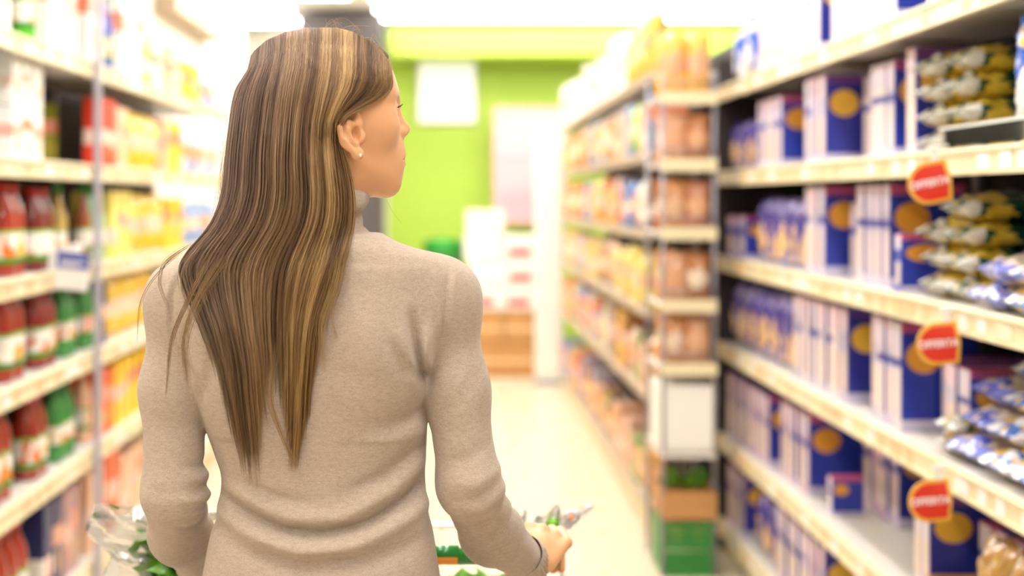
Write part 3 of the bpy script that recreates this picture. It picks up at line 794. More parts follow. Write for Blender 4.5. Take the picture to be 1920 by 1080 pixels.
# ------------------------------------------------------------------ wire bread rack at the end of the far run
RX0, RX1, RY0, RY1 = .825, 1.04, 5.5, 5.93
e = empty('bread_rack', ((RX0+RX1)/2, (RY0+RY1)/2, 0)); tag(e, 'cream wire rack with bread packs in front of the far right run', 'rack')
cx, cy = (RX0+RX1)/2, (RY0+RY1)/2
for x in (RX0+.008, RX1-.008):
    for y in (RY0+.008, RY1-.008):
        MB().tube([(x-cx, y-cy, 0), (x-cx, y-cy, 1.95)], .008, 8).build('upright_post', M['steel_grey'], e)
RZ = [1.86, 1.60, 1.335, 1.055, .81]
for z in RZ:
    b = MB(); b.box(RX0-cx, RX1-cx, RY0-cy, RY1-cy, z-.012, z, bev=.002); s = b.build('rack_shelf', M['shelf_board'], e)
    b = MB(); b.box(RX0-cx, RX1-cx, RY0-cy-.008, RY0-cy-.0005, z-.03, z+.02); b.build('front_lip', M['shelf_cream'], s)
    MB().tube([(RX0-cx, RY0-cy-.004, z+.055), (RX1-cx, RY0-cy-.004, z+.055)], .004, 6).build('guard_wire', M['steel_grey'], s)
BR = [srgb(214, 150, 96), srgb(196, 130, 80), srgb(226, 170, 130), srgb(206, 140, 110)]
rn = {1.86: 'top', 1.60: 'second', 1.335: 'third', 1.055: 'fourth', .81: 'fifth'}
for z in RZ:
    for i, x in enumerate((RX0+.062, RX1-.062)):
        for j in range(2):
            o = link('bread_pack', bagm('bag_coloured', .105, .2 if z < 1.8 else .26, .085, i+1)); o.location = (x, RY0+.085+j*.14, z+.001); o.color = random.choice(BR) if z < 1.8 else srgb(244, 186, 90)
            tag(o, f'{"orange" if z > 1.8 else "brown"} bread pack, {"left" if i == 0 else "right"} {"front" if j == 0 else "back"} one on the {rn[z]} rack shelf', 'bread pack', 'bread packs on the wire rack')
o = MB().box(-.105, .105, -.15, .15, 0, .255, bev=.004).box(-.1, .1, -.153, -.1505, .02, .235).build('white_box', M['white_panel']); o.location = (.93, 5.66, .485); tag(o, 'plain white box on the low part of the bread rack', 'box')
b = MB(); b.box(RX0-cx, RX1-cx, RY0-cy, RY1-cy, .46, .48, bev=.002); b.build('rack_shelf', M['shelf_board'], e)
def crate(z, label):
    c = empty('plastic_crate', (.935, 5.64, z)); tag(c, label, 'crate', 'green crates below the bread rack')
    W, Dp, H = .105, .13, .1
    MB().box(-W, W, -Dp, Dp, 0, .006).build('crate_floor', M['crate_green'], c)
    for sx, sy in ((0, -1), (0, 1), (-1, 0), (1, 0)):
        b = MB()
        for zz in (.006, .04, .075):
            if sx == 0: b.box(-W, W, sy*Dp-.003, sy*Dp+.003, zz, zz+.022)
            else: b.box(sx*W-.003, sx*W+.003, -Dp+.004, Dp-.004, zz, zz+.022)
        b.build('slatted_side', M['crate_green'], c)
    return c
crate(.0, 'green plastic crate on the floor under the bread rack, lower one'); crate(.11, 'green plastic crate under the bread rack, upper one')
for i, (x, y) in enumerate(((.89, 5.56), (.98, 5.57), (.90, 5.68), (.975, 5.70))):
    mb = MB(); mb.lathe([(.004, 0), (.03, .008), (.042, .035), (.04, .06), (.022, .085), (.006, .092)], 14); o = mb.build('bread_roll', plain(f'crust_{i}', srgb(206, 146+4*i, 84), .7, var=.15)); o.location = (x, y, .118); o.scale = (1, 1.15, 1)
    tag(o, f'round brown bread roll in the upper green crate, {("near left", "near right", "far left", "far right")[i]}', 'bread roll', 'bread rolls in the crate')
tr = MB()
for k in range(40):
    a = random.uniform(0, 6.28); r = random.uniform(0, .06); L = random.uniform(.04, .08); x, y = r*math.cos(a), r*math.sin(a)*1.2; h = random.uniform(.02, .08); q = random.uniform(0, 6.28)
    tr.add([(x-.012*math.cos(q), y-.012*math.sin(q), .0), (x+.012*math.cos(q), y+.012*math.sin(q), 0), (x+.018*math.cos(q)+.02*math.cos(a), y+.018*math.sin(q)+.02*math.sin(a), h*.6), (x+.03*math.cos(a), y+.03*math.sin(a), h), (x-.018*math.cos(q)+.02*math.cos(a), y-.018*math.sin(q)+.02*math.sin(a), h*.6)], [(0, 1, 2, 3, 4)], 0, True)
o = tr.build('herb_bunch', M['lettuce_leaf']); o.location = (.94, 5.60, .335); tag(o, 'bunch of green herbs on the tray under the white box', 'herbs')
b = MB(); b.box(-.105, .105, -.14, .14, 0, .006); b.box(-.105, -.099, -.14, .14, .006, .11); b.box(.099, .105, -.14, .14, .006, .11); b.box(-.099, .099, -.14, -.134, .006, .11); b.box(-.099, .099, .134, .14, .006, .11)
o = b.build('cardboard_tray', M['cardboard']); o.location = (.935, 5.64, .222); tag(o, 'brown cardboard tray resting on the upper green crate', 'tray')

# ------------------------------------------------------------------ the end of the aisle
e = empty('wall_poster', at(838, 166, 12.97)); tag(e, 'white poster with added glow hung on the lime green wall', 'poster')
MB().box(-.27, .27, -.02, .015, -.32, .32, bev=.006).build('poster_frame', M['white_panel'], e); MB().box(-.25, .25, -.024, -.0205, -.3, .3).build('poster_sheet', M['poster_added_glow'], e)
p = at(993, 300, 12.6); e = empty('promo_board', (p.x, 12.6, 0)); tag(e, 'tall pink promotional board on two feet before the green wall', 'board')
zt = at(0, 200, 12.6).z; zb = at(0, 420, 12.6).z
MB().box(-.32, .32, -.015, .015, zb, zt, bev=.006).build('board_panel', M['pink_poster'], e)
MB().box(-.24, .2, -.018, -.0155, zb+.12, zb+.30).build('printed_picture', M['poster_rose'], e); MB().box(-.26, .05, -.018, -.0155, zb+.55, zb+.61).build('printed_line', M['poster_rose'], e)
for x in (-.25, .25): MB().box(x-.02, x+.02, -.02, .02, 0, zb+.01).box(x-.03, x+.03, -.14, .14, 0, .02).build('foot_post', M['white_panel'], e)
p = at(1030, 300, 11.2); e = empty('white_upright', (p.x, 11.2, 0)); tag(e, 'tall white upright panel closing the end of the far right run', 'panel')
MB().box(-.105, .105, -.03, .15, .03, at(0, 238, 11.2).z, bev=.012).build('upright_panel', M['white_panel'], e); MB().box(-.115, .115, -.04, .16, 0, .03).build('foot_plate', M['steel_grey'], e)
# pallet stack of white cartons with red print on brown boxes
n = 0
for r, (zz, hh, colr) in enumerate(((0.02, .26, 'b'), (.285, .26, 'b'), (.55, .2, 'w'), (.755, .2, 'w'), (.96, .2, 'w'), (1.165, .2, 'w'))):
    for c in range(2):
        if r == 5 and c == 1: continue
        n += 1; x = at(905+c*68, 0, 11.8).x+.0+.01*random.uniform(-1, 1)
        mb = MB(); mb.box(-.15, .15, -.18, .18, 0, hh-.004, 0, bev=.004)
        o = mb.build('carton_box', M['cardboard'] if colr == 'b' else M['white_panel']); o.location = (x+.02*(r % 2), 11.8, zz)
        if colr == 'w' and (c == 1 or r == 2):
            MB().box(-.1, .08, -.1835, -.1802, .03, .1).build('red_print', M['poster_red'], o)
        elif colr == 'b': MB().box(-.15, .15, -.1815, -.1802, .1, .13).build('packing_tape', M['tag_peach'], o)
        tag(o, f'{"brown cardboard" if colr == "b" else "white printed"} carton at the aisle end, {("left", "right")[c]} column, {ordinal(r+1)} from the floor', 'carton', 'cartons stacked at the aisle end')
pl = empty('pallet', (at(940, 0, 11.8).x, 11.8, 0)); tag(pl, 'thin wooden pallet under the cartons at the aisle end', 'pallet')
MB().box(-.36, .36, -.2, .2, .004, .018).build('deck', M['cardboard'], pl); MB().box(-.36, .36, -.2, -.15, 0, .004).box(-.36, .36, .15, .2, 0, .004).build('runner', M['cardboard'], pl)
e = empty('green_bin', (at(832, 0, 12.0).x, 12.0, 0)); tag(e, 'green lidded bin by the green wall', 'bin')
zt = at(0, 447, 12.0).z
MB().lathe([(.13, 0), (.14, .02), (.165, zt-.1), (.17, zt-.09)], 24).build('bin_body', M['crate_green'], e); MB().lathe([(.175, zt-.1), (.18, zt-.08), (.17, zt-.02), (.08, zt)], 24).build('bin_lid', M['bin_green'], e)
# ------------------------------------------------------------------ the woman: implicit surfaces turned into meshes
def smin(a, b, k):
    if not isinstance(k, np.ndarray) and k <= 0: return np.minimum(a, b)
    h = np.maximum(k-np.abs(a-b), 0)/k
    return np.minimum(a, b)-h*h*k*.25

class Field:
    def __init__(s, xs, ys, zs):
        s.ax = [np.asarray(a, np.float32) for a in (xs, ys, zs)]
        s.F = np.full([len(a) for a in s.ax], .3, np.float32)
    def sub(s, lo, hi):
        sl = [slice(max(0, int(np.searchsorted(a, l))-1), int(np.searchsorted(a, h))+1) for a, l, h in zip(s.ax, lo, hi)]
        g = [a[q] for a, q in zip(s.ax, sl)]
        return tuple(sl), g[0][:, None, None], g[1][None, :, None], g[2][None, None, :]
    def add(s, fn, lo, hi, k=0., m=.03):
        sl, X, Y, Z = s.sub([v-m for v in lo], [v+m for v in hi])
        if 0 in s.F[sl].shape: return
        s.F[sl] = smin(s.F[sl], fn(X, Y, Z), k)
    def cut(s, fn, lo, hi, k=0., m=.03):
        sl, X, Y, Z = s.sub([v-m for v in lo], [v+m for v in hi])
        if 0 in s.F[sl].shape: return
        s.F[sl] = -smin(-s.F[sl], fn(X, Y, Z), k)
    def cone(s, p0, p1, r0, r1, k=0., m=.03, cut=False):
        p0 = np.asarray(p0, float); p1 = np.asarray(p1, float); d = p1-p0; L2 = float(d@d)+1e-12
        def fn(X, Y, Z):
            h = np.clip(((X-p0[0])*d[0]+(Y-p0[1])*d[1]+(Z-p0[2])*d[2])/L2, 0, 1)
            return np.sqrt((X-p0[0]-h*d[0])**2+(Y-p0[1]-h*d[1])**2+(Z-p0[2]-h*d[2])**2)-(r0+(r1-r0)*h)
        R = max(r0, r1); lo = np.minimum(p0, p1)-R; hi = np.maximum(p0, p1)+R
        (s.cut if cut else s.add)(fn, lo, hi, k, m)
    def ell(s, c, ax, rad, k=0., m=.03, cut=False):
        """ellipsoid at c with unit axes ax (3 rows) and radii rad"""
        c = np.asarray(c, float); ax = np.asarray(ax, float)
        def fn(X, Y, Z):
            q = [(X-c[0])*a[0]+(Y-c[1])*a[1]+(Z-c[2])*a[2] for a in ax]
            k0 = np.sqrt(sum((v/r)**2 for v, r in zip(q, rad))); k1 = np.sqrt(sum((v/(r*r))**2 for v, r in zip(q, rad)))+1e-9
            return k0*(k0-1)/k1
        ext = np.sqrt(((ax*np.asarray(rad)[:, None])**2).sum(0))
        (s.cut if cut else s.add)(fn, c-ext, c+ext, k, m)
    def nets(s):
        F = s.F; ins = F < 0; n = F.shape
        cnt = np.zeros([v-1 for v in n], np.uint8)
        for a in (0, 1):
            for b in (0, 1):
                for c in (0, 1): cnt += ins[a:n[0]-1+a, b:n[1]-1+b, c:n[2]-1+c]
        act = np.argwhere((cnt > 0) & (cnt < 8)); idx = np.full(cnt.shape, -1, np.int32); idx[tuple(act.T)] = np.arange(len(act))
        acc = np.zeros((len(act), 3)); num = np.zeros(len(act))
        cor = [(a, b, c) for a in (0, 1) for b in (0, 1) for c in (0, 1)]
        val = {q: F[act[:, 0]+q[0], act[:, 1]+q[1], act[:, 2]+q[2]] for q in cor}
        co = [(s.ax[i][act[:, i]], s.ax[i][act[:, i]+1]) for i in range(3)]
        for q in cor:
            for i in range(3):
                if q[i]: continue
                q2 = tuple(1 if j == i else q[j] for j in range(3)); v0, v1 = val[q], val[q2]
                mk = (v0 < 0) != (v1 < 0); t = np.where(mk, v0/np.where(mk, v0-v1, 1), 0)
                for j in range(3):
                    pj = co[j][0]+(co[j][1]-co[j][0])*t if j == i else co[j][q[j]]
                    acc[:, j] += np.where(mk, pj, 0)
                num += mk
        V = acc/num[:, None]; faces = []
        for i in range(3):
            sl0 = [slice(None)]*3; sl1 = [slice(None)]*3; sl0[i] = slice(0, n[i]-1); sl1[i] = slice(1, n[i])
            a, b = ins[tuple(sl0)], ins[tuple(sl1)]; j, k = (i+1) % 3, (i+2) % 3
            e = np.argwhere(a != b); e = e[(e[:, j] > 0) & (e[:, k] > 0) & (e[:, j] < n[j]-1) & (e[:, k] < n[k]-1)]
            fl = a[tuple(e.T)]; qs = []
            for dj, dk in ((-1, -1), (0, -1), (0, 0), (-1, 0)):
                c = e.copy(); c[:, j] += dj; c[:, k] += dk; qs.append(idx[tuple(c.T)])
            Q = np.stack(qs, 1); Q[~fl] = Q[~fl][:, ::-1]; faces.append(Q)
        return V, np.concatenate(faces)

def relax(V, Fc, it=1, lam=.5):
    """light Laplacian smoothing"""
    E = np.concatenate([Fc[:, [0, 1]], Fc[:, [1, 2]], Fc[:, [2, 3]], Fc[:, [3, 0]]]); E = np.concatenate([E, E[:, ::-1]])
    deg = np.bincount(E[:, 0], minlength=len(V)).astype(float)
    for _ in range(it):
        S = np.stack([np.bincount(E[:, 0], V[E[:, 1], j], minlength=len(V)) for j in range(3)], 1)/np.maximum(deg, 1)[:, None]
        V = V+lam*(S-V)
    return V

def np_mesh(name, V, Fc, mat):
    me = bpy.data.meshes.new(name); nf = len(Fc); kk = Fc.shape[1]
    me.vertices.add(len(V)); me.vertices.foreach_set('co', np.asarray(V, np.float32).ravel())
    me.loops.add(nf*kk); me.loops.foreach_set('vertex_index', np.asarray(Fc, np.int32).ravel())
    me.polygons.add(nf); me.polygons.foreach_set('loop_start', np.arange(0, nf*kk, kk, dtype=np.int32))
    me.polygons.foreach_set('use_smooth', np.ones(nf, bool))
    me.update(calc_edges=True); me.validate(); me.materials.append(mat)
    return me

def axis(lo, hi, coarse, *fine):
    """rectilinear coordinates, finer inside the given spans (a, b, step)"""
    out = [lo]
    while out[-1] < hi:
        x = out[-1]; st = coarse
        for a, b, h in fine:
            if a-1e-6 <= x < b: st = min(st, h)
            elif x < a < x+coarse: st = min(st, max(a-x, h))
        out.append(x+st)
    return np.array(out)

def spl(xs, ys):
    xs = np.asarray(xs, float); ys = np.asarray(ys, float)
    def f(x):
        # monotone-ish cubic through the points (finite-difference tangents)
        x = np.clip(x, xs[0], xs[-1]); i = np.clip(np.searchsorted(xs, x)-1, 0, len(xs)-2)
        h = xs[i+1]-xs[i]; t = (x-xs[i])/h; sl = np.diff(ys)/np.diff(xs); m = np.empty(len(xs)); m[1:-1] = (sl[1:]+sl[:-1])/2; m[0] = sl[0]; m[-1] = sl[-1]
        return ((2*t**3-3*t**2+1)*ys[i]+(t**3-2*t**2+t)*h*m[i]+(-2*t**3+3*t**2)*ys[i+1]+(t**3-t**2)*h*m[i+1])
    return f

YT, YH = 1.90, 1.88
def wp(px, py, Y): return np.array(at(px, py, Y))
# torso cross-sections: height (pixel row on the torso plane), left and right edge, centre depth, half depth
TR = [(436, 640, 716, 1.885, .055), (450, 560, 740, 1.885, .070), (462, 480, 770, 1.886, .080), (478, 395, 812, 1.89, .088), (500, 352, 836, 1.893, .094), (540, 338, 846, 1.90, .100),
      (600, 340, 838, 1.905, .104), (680, 352, 818, 1.91, .106), (740, 366, 803, 1.912, .104), (800, 384, 801, 1.91, .098), (850, 402, 799, 1.908, .092), (891, 415, 797, 1.906, .089),
      (941, 411, 801, 1.904, .091), (965, 408, 804, 1.903, .094), (992, 398, 811, 1.902, .099), (1067, 383, 823, 1.90, .110), (1150, 370, 836, 1.895, .122), (1250, 364, 846, 1.89, .128)]
tz = np.array([at(0, r[0], YT).z for r in TR])[::-1]
txl = np.array([at(r[1], 0, YT).x for r in TR])[::-1]; txr = np.array([at(r[2], 0, YT).x for r in TR])[::-1]
fcx = spl(tz, (txl+txr)/2); fa = spl(tz, (txr-txl)/2); fy = spl(tz, [r[3] for r in TR][::-1]); fb = spl(tz, [r[4] for r in TR][::-1])
ZT0, ZT1 = tz[0], tz[-1]
def torso(X, Y, Z, off=0.):
    cx, a, cy, b = fcx(Z), fa(Z)+off, fy(Z), fb(Z)+off; n = 2.25
    q = (np.abs((X-cx)/a)**n+np.abs((Y-cy)/b)**n)**(1/n); d = (q-1)*np.minimum(a, b)
    return np.maximum(d, np.maximum(Z-ZT1-off, ZT0-Z-off))
SR, ER, WR = wp(830, 562, 1.905), wp(880, 910, 1.88), wp(987, 1052, 2.11)
SL, EL, WL = wp(344, 562, 1.905), wp(327, 925, 1.88), wp(372, 1056, 2.11)
UR, UL = wp(855, 730, 1.895), wp(325, 730, 1.895)
MR, ML = wp(922, 1000, 2.0), wp(339, 1000, 2.0)
def arms(f, off=0., k=.03):
    for S, U, E, W in ((SR, UR, ER, WR), (SL, UL, EL, WL)):
        f.cone(S, U, .0445+off, .0400+off, k); f.cone(U, E, .0400+off, .0405+off, .03); Mf = MR if E is ER else ML
        f.cone(E, Mf, .0405+off, .0425+off, .02); f.cone(Mf, W, .0425+off, .0285+off, .02)

# the head: f forward, r to her right (towards the camera), u up from the chin
TH = math.radians(68.); HO = np.array([-.157, YH, at(0, 367, YH).z])
hf = np.array([math.sin(TH), math.cos(TH), 0]); hr = np.array([math.cos(TH), -math.sin(TH), 0]); hu = np.array([0, 0, 1.])
AXH = np.array([hf, hr, hu])
def H(f, r, u): return HO+hf*f+hr*r+hu*u
def head(F, ear=True):
    e = lambda c, rad, k, **q: F.ell(H(*c), AXH, rad, k, **q)
    def cone2(a, b, ra, rb, k, **q):
        for s in (1, -1): F.cone(H(a[0], s*a[1], a[2]), H(b[0], s*b[1], b[2]), ra, rb, k, **q)
    def e2(c, rad, k, **q):
        for s in (1, -1): F.ell(H(c[0], s*c[1], c[2]), AXH, rad, k, **q)
    e((-.012, 0, .130), (.092, .074, .083), 0)
    e((.030, 0, .142), (.057, .061, .056), .03)
    e((.030, 0, .078), (.060, .052, .074), .03)
    e((.042, 0, .042), (.050, .041, .034), .03)
    e((.0815, 0, .0215), (.0145, .017, .0165), .020)
    e((.0835, 0, .0125), (.0105, .014, .0105), .014)
    cone2((.000, .047, .056), (.070, .015, .020), .014, .013, .025)
    e2((.052, .037, .090), (.026, .021, .022), .03)
    cone2((.081, .006, .133), (.066, .045, .134), .010, .008, .015)
    F.cone(H(.083, 0, .128), H(.101, 0, .093), .007, .0078, .016)
    e((.1035, 0, .0895), (.0090, .0082, .0080), .010)
    e((.0865, 0, .066), (.014, .018, .018), .016)
    e2((.0945, .010, .0845), (.010, .0070, .0068), .007)
    e2((.092, .033, .116), (.013, .018, .012), .012, cut=True)
    e2((.0725, .031, .1145), (.0135, .0135, .0135), .005)
    e2((.0875, .031, .1135), (.0085, .0115, .0042), .002, cut=True)
    e((.079, 0, .049), (.023, .028, .025), .016)
    for (a, b, c, d) in (((.1000, 0, .0555), (.0890, .020, .0490), .0062, .0035), ((.0990, 0, .0430), (.0890, .018, .0485), .0072, .0035)): cone2(a, b, c, d, .004)
    cone2((.1075, 0, .0490), (.0945, .023, .0487), .0018, .0010, .002, cut=True)
    e2((.0985, .006, .0795), (.006, .0034, .0042), .003, cut=True)
    F.cone(H(-.018, 0, .07), np.array([-.172, 1.885, 1.40]), .053, .056, .03)
    if not ear: return
    for s in (1, -1):
        ee = -.93*hf+.36*s*hr; en = .36*hf+.93*s*hr; eu = hu.copy()
        # the ear leans back a little
        eu = (hu-.16*hf); eu /= np.linalg.norm(eu); en = np.cross(ee, eu); en /= np.linalg.norm(en)
        if en@(hr*s) < 0: en = -en
        O = H(.010, s*.0740, .0815); E = lambda a, b, c: O+ee*a+eu*b+en*c
        AX = np.array([ee, eu, en])
        F.ell(E(.006, .002, -.001), AX, (.020, .027, .0045), .006)
        F.ell(E(-.001, .0, -.006), AX, (.012, .02, .008), .008)
        hx = [(-.006, .002, .001), (-.011, .012, .002), (-.008, .024, .002), (.002, .0315, .001), (.014, .0305, .001), (.0225, .021, .002), (.0255, .006, .003), (.022, -.009, .003), (.014, -.021, .002), (.004, -.029, .000)]
        for a, b in zip(hx[:-1], hx[1:]): F.cone(E(*a), E(*b), .0037, .0037, .003)
        F.ell(E(-.001, -.029, .000), AX, (.0095, .0085, .0045), .006)
        F.ell(E(.000, -.004, .0040), AX, (.0085, .0105, .0100), .0015, cut=True)
        F.ell(E(.001, .0185, .0045), AX, (.0058, .0085, .0075), .0015, cut=True)
        F.ell(E(.0180, .006, .0055), AX, (.0030, .018, .0055), .0015, cut=True)
        ah = [(.001, .011, .002), (.0095, .012, .003), (.0125, .002, .0035), (.009, -.011, .003), (.002, -.016, .002)]
        for a, b in zip(ah[:-1], ah[1:]): F.cone(E(*a), E(*b), .0027, .0027, .003)
        F.ell(E(-.0105, -.006, .003), AX, (.0045, .007, .004), .004)

def hand(F, W, s, kn, bar_y, bar_z):
    """kn: four knuckle points index..little; s = +1 for the right hand (thumb towards -x)"""
    W = np.asarray(W, float); kn = [np.asarray(p, float) for p in kn]
    rk = (.0105, .0108, .0100, .0088); rf = (.0086, .0088, .0083, .0074)
    for i, (p, r) in enumerate(zip(kn, rk)):
        base = W+(p-W)*.12+np.array([(p[0]-W[0])*(.25, .25, .3, .38)[i], 0, (0, 0, -.002, -.006)[i]]); F.cone(base, p, .0135, r, .012)
    c = (sum(kn)/4+W)/2; F.cone(W, c, .022, .020, .015)
    for i, (p, r) in enumerate(zip(kn, rf)):
        x = p[0]+s*.002*(i-1.5)-s*(0, 0, .001, .007)[i]; ln = (0, .004, .002, -.004)[i]
        q1 = np.array([x, bar_y+.024+ln, bar_z+.034]); q2 = np.array([x+s*.001, bar_y+.036+ln, bar_z+.002]); q3 = np.array([x+s*.001, bar_y+.016, bar_z-.025])
        F.cone(p, q1, r+.0012, r, .005); F.cone(q1, q2, r, r*.93, .003); F.cone(q2, q3, r*.93, r*.82, .003)
    t0 = W+np.array([-s*.014, .018, .0]); t1 = np.array([kn[0][0]-s*.022, bar_y-.030, bar_z+.004]); t2 = np.array([kn[0][0]-s*.026, bar_y-.010, bar_z-.024]); t3 = np.array([kn[0][0]-s*.012, bar_y+.012, bar_z-.030])
    F.cone(t0, t1, .0135, .0105, .012); F.cone(t1, t2, .0105, .0092, .004); F.cone(t2, t3, .0092, .0078, .004)

BY, BZ = 2.20, .915                 # the trolley's handle
KR = [wp(992, 992, 2.165), wp(1016, 996, 2.167), wp(1040, 1006, 2.168), wp(1062, 1017, 2.165)]
KL = [wp(408, 988, 2.165), wp(384, 992, 2.167), wp(361, 1000, 2.168), wp(341, 1010, 2.165)]

person = empty('person', (-.18, 1.9, 0)); tag(person, 'woman in a beige turtleneck sweater seen from behind, looking right and pushing a trolley', 'person')
def pchild(name, V, Fc, mat, parent=None):
    o = link(name, np_mesh(name, V-np.array([-.18, 1.9, 0]), Fc, mat), person if parent is None else parent)
    return o

def legs(f, off=0.):
    for s, hx in ((1, -.105), (-1, -.255)):
        hip = (hx, 1.895, .87); kn = (hx-s*.004, 1.885, .47); an = (hx-s*.006, 1.90, .09)
        f.cone(hip, kn, .085+off, .052+off, .04, m=.06); f.cone(kn, (hx-s*.005, 1.905, .3), .052+off, .05+off, .03); f.cone((hx-s*.005, 1.905, .3), an, .05+off, .033+off, .03)
        f.cone((hx-s*.006, 1.89, .045), (hx+s*.012, 2.05, .03), .033+off*.3, .026+off*.3, .03)

B = Field(axis(-.47, .25, .009, (-.272, -.035, .0021), (.10, .205, .0026)), axis(1.74, 2.27, .009, (1.785, 2.0, .0021), (2.1, 2.265, .0026)), axis(-.02, 1.72, .010, (.865, .985, .0026), (1.462, 1.70, .0021)))
head(B)
B.add(lambda X, Y, Z: torso(X, Y, Z, -.030), (-.41, 1.76, ZT0), (.06, 2.04, ZT1), .04)
arms(B, -.010); legs(B)
hand(B, WR, 1, KR, BY, BZ); hand(B, WL, -1, KL, BY, BZ)
V, Fc = B.nets(); V = relax(V, Fc, 1, .45)
body = pchild('body', V, Fc, M['skin'])

# sweater with its folds
def ridge(pts, amp, wid):
    P = [np.array([at(a, b, 1.81).x, at(a, b, 1.81).z]) for a, b in pts]
    def fn(X, Z):
        d = None
        n = len(P)-1
        for i, (a, b) in enumerate(zip(P[:-1], P[1:])):
            v = b-a; h = np.clip(((X-a[0])*v[0]+(Z-a[1])*v[1])/(v@v), 0, 1); q = np.sqrt((X-a[0]-h*v[0])**2+(Z-a[1]-h*v[1])**2)
            t = (i+h)/n; w = amp*np.sin(np.pi*np.clip(t*.92+.04, 0, 1))**.7
            g = w*np.exp(-(q/wid)**2)
            d = g if d is None else np.where(np.abs(g) > np.abs(d), g, d)
        return d
    return fn
FOLDS = [ridge([(412, 948), (460, 968), (520, 992), (600, 1003), (690, 985), (760, 945), (812, 900)], -0.0149, 0.0077),
         ridge([(398, 975), (470, 1004), (560, 1030), (660, 1022), (760, 985), (820, 955)], 0.0131, 0.0108),
         ridge([(420, 925), (480, 950), (545, 972), (640, 972), (730, 930), (800, 880)], 0.0088, 0.0099),
         ridge([(400, 1010), (480, 1042), (580, 1056), (700, 1050), (812, 1020)], -0.0096, 0.0108),
         ridge([(440, 905), (500, 935), (580, 948)], -0.0061, 0.0081),
         ridge([(640, 930), (720, 898), (800, 840)], -0.0066, 0.0090),
         ridge([(803, 730), (786, 690), (775, 640), (772, 590)], -0.0105, 0.0067),
         ridge([(795, 715), (760, 690), (735, 640)], -0.0066, 0.0081), ridge([(800, 705), (800, 660), (808, 610)], 0.0079, 0.0072),
         ridge([(780, 720), (765, 668), (752, 612)], 0.0073, 0.0081),
         ridge([(802, 770), (760, 790), (700, 800)], -0.0049, 0.0108), ridge([(800, 812), (740, 838), (660, 850)], 0.0053, 0.0126),
         ridge([(372, 755), (395, 700), (400, 640)], -0.0061, 0.0081), ridge([(560, 640), (640, 700), (720, 720)], -0.0028, 0.0180),
         ridge([(640, 560), (700, 640), (720, 720)], 0.0028, 0.0198)]
ARMF = [ridge([(905, 700), (860, 760), (815, 790)], -0.0022, 0.0090), ridge([(925, 835), (880, 870), (826, 880)], -0.0027, 0.0081), ridge([(950, 905), (900, 945), (838, 950)], -0.0032, 0.0077),
        ridge([(948, 890), (895, 915), (832, 915)], 0.0032, 0.0077), ridge([(975, 945), (930, 990), (858, 1000)], -0.0032, 0.0077), ridge([(962, 925), (915, 968), (848, 975)], 0.0035, 0.0081),
        ridge([(990, 990), (950, 1030), (885, 1036)], -0.0027, 0.0072), ridge([(395, 880), (370, 890), (340, 885)], -0.0032, 0.0059), ridge([(395, 905), (372, 912), (335, 905)], 0.0031, 0.0059), ridge([(398, 925), (372, 932), (330, 930)], -0.0035, 0.0059),
        ridge([(398, 945), (368, 952), (330, 950)], 0.0031, 0.0054), ridge([(398, 965), (366, 970), (330, 965)], -0.0032, 0.0054), ridge([(395, 1010), (350, 1016), (300, 1000)], -0.0023, 0.0072), ridge([(268, 925), (300, 935), (330, 925)], -0.0027, 0.0081),
        ridge([(275, 700), (320, 725), (372, 720)], -0.0014, 0.0108), ridge([(272, 790), (320, 815), (380, 800)], -0.0015, 0.0099)]
SEAM = [ridge([(846, 498), (838, 560), (832, 620), (818, 680), (803, 735), (802, 760)], -.0042, .0045), ridge([(330, 498), (312, 560), (312, 620), (330, 670), (362, 722), (378, 765)], -.0042, .0045),
        ridge([(854, 498), (848, 560), (842, 620)], .0022, .005), ridge([(322, 498), (302, 560), (302, 620)], .0022, .005)]
G = Field(np.arange(-.475, .215, .0034), np.arange(1.755, 2.15, .0036), np.arange(.81, 1.50, .0034))
G.add(lambda X, Y, Z: torso(X, Y, Z), (-.42, 1.75, ZT0), (.08, 2.05, ZT1), 0)
def shoulder_blades(X, Y, Z):
    return np.sqrt(((X+.10)/.055)**2+((Y-1.845)/.045)**2+((Z-1.27)/.075)**2)*.045-.045
G.add(shoulder_blades, (-.16, 1.8, 1.19), (-.04, 1.89, 1.35), .05)
G.add(lambda X, Y, Z: np.sqrt(((X+.262)/.055)**2+((Y-1.845)/.045)**2+((Z-1.27)/.075)**2)*.045-.045, (-.32, 1.8, 1.19), (-.2, 1.89, 1.35), .05)
GA = Field(*G.ax); GA.F[:] = .3
for S in (SR, SL): GA.ell(S+np.array([0, 0, -.005]), np.eye(3), (.045, .048, .048), .03)
arms(GA, 0., .03)
nk0, nk1 = np.array([-.176, 1.886, 1.385]), np.array([-.170, 1.882, 1.472])
G.cone(nk0, nk1, .063, .0500, .018)
def torus(c, R, r, tx=0., ty=.15):
    def fn(X, Y, Z):
        z = Z-c[2]-ty*(Y-c[1])-tx*(X-c[0]); q = np.sqrt((X-c[0])**2+((Y-c[1])*.97)**2); return np.sqrt((q-R)**2+(z*.82)**2)-r
    return fn
G.cut(lambda X, Y, Z: (1.483+.0*(X))-Z, (-.3, 1.75, 1.483), (0, 2.05, 1.6), .004)
G.add(torus((-.170, 1.882, 1.4710), .0520, .0150), (-.25, 1.80, 1.44), (-.09, 1.97, 1.50), .002)
G.add(torus((-.173, 1.884, 1.4390), .0480, .0125), (-.25, 1.80, 1.41), (-.09, 1.97, 1.46), .006)
G.add(torus((-.175, 1.886, 1.4205), .0625, .0070), (-.26, 1.80, 1.39), (-.09, 1.97, 1.45), .002)
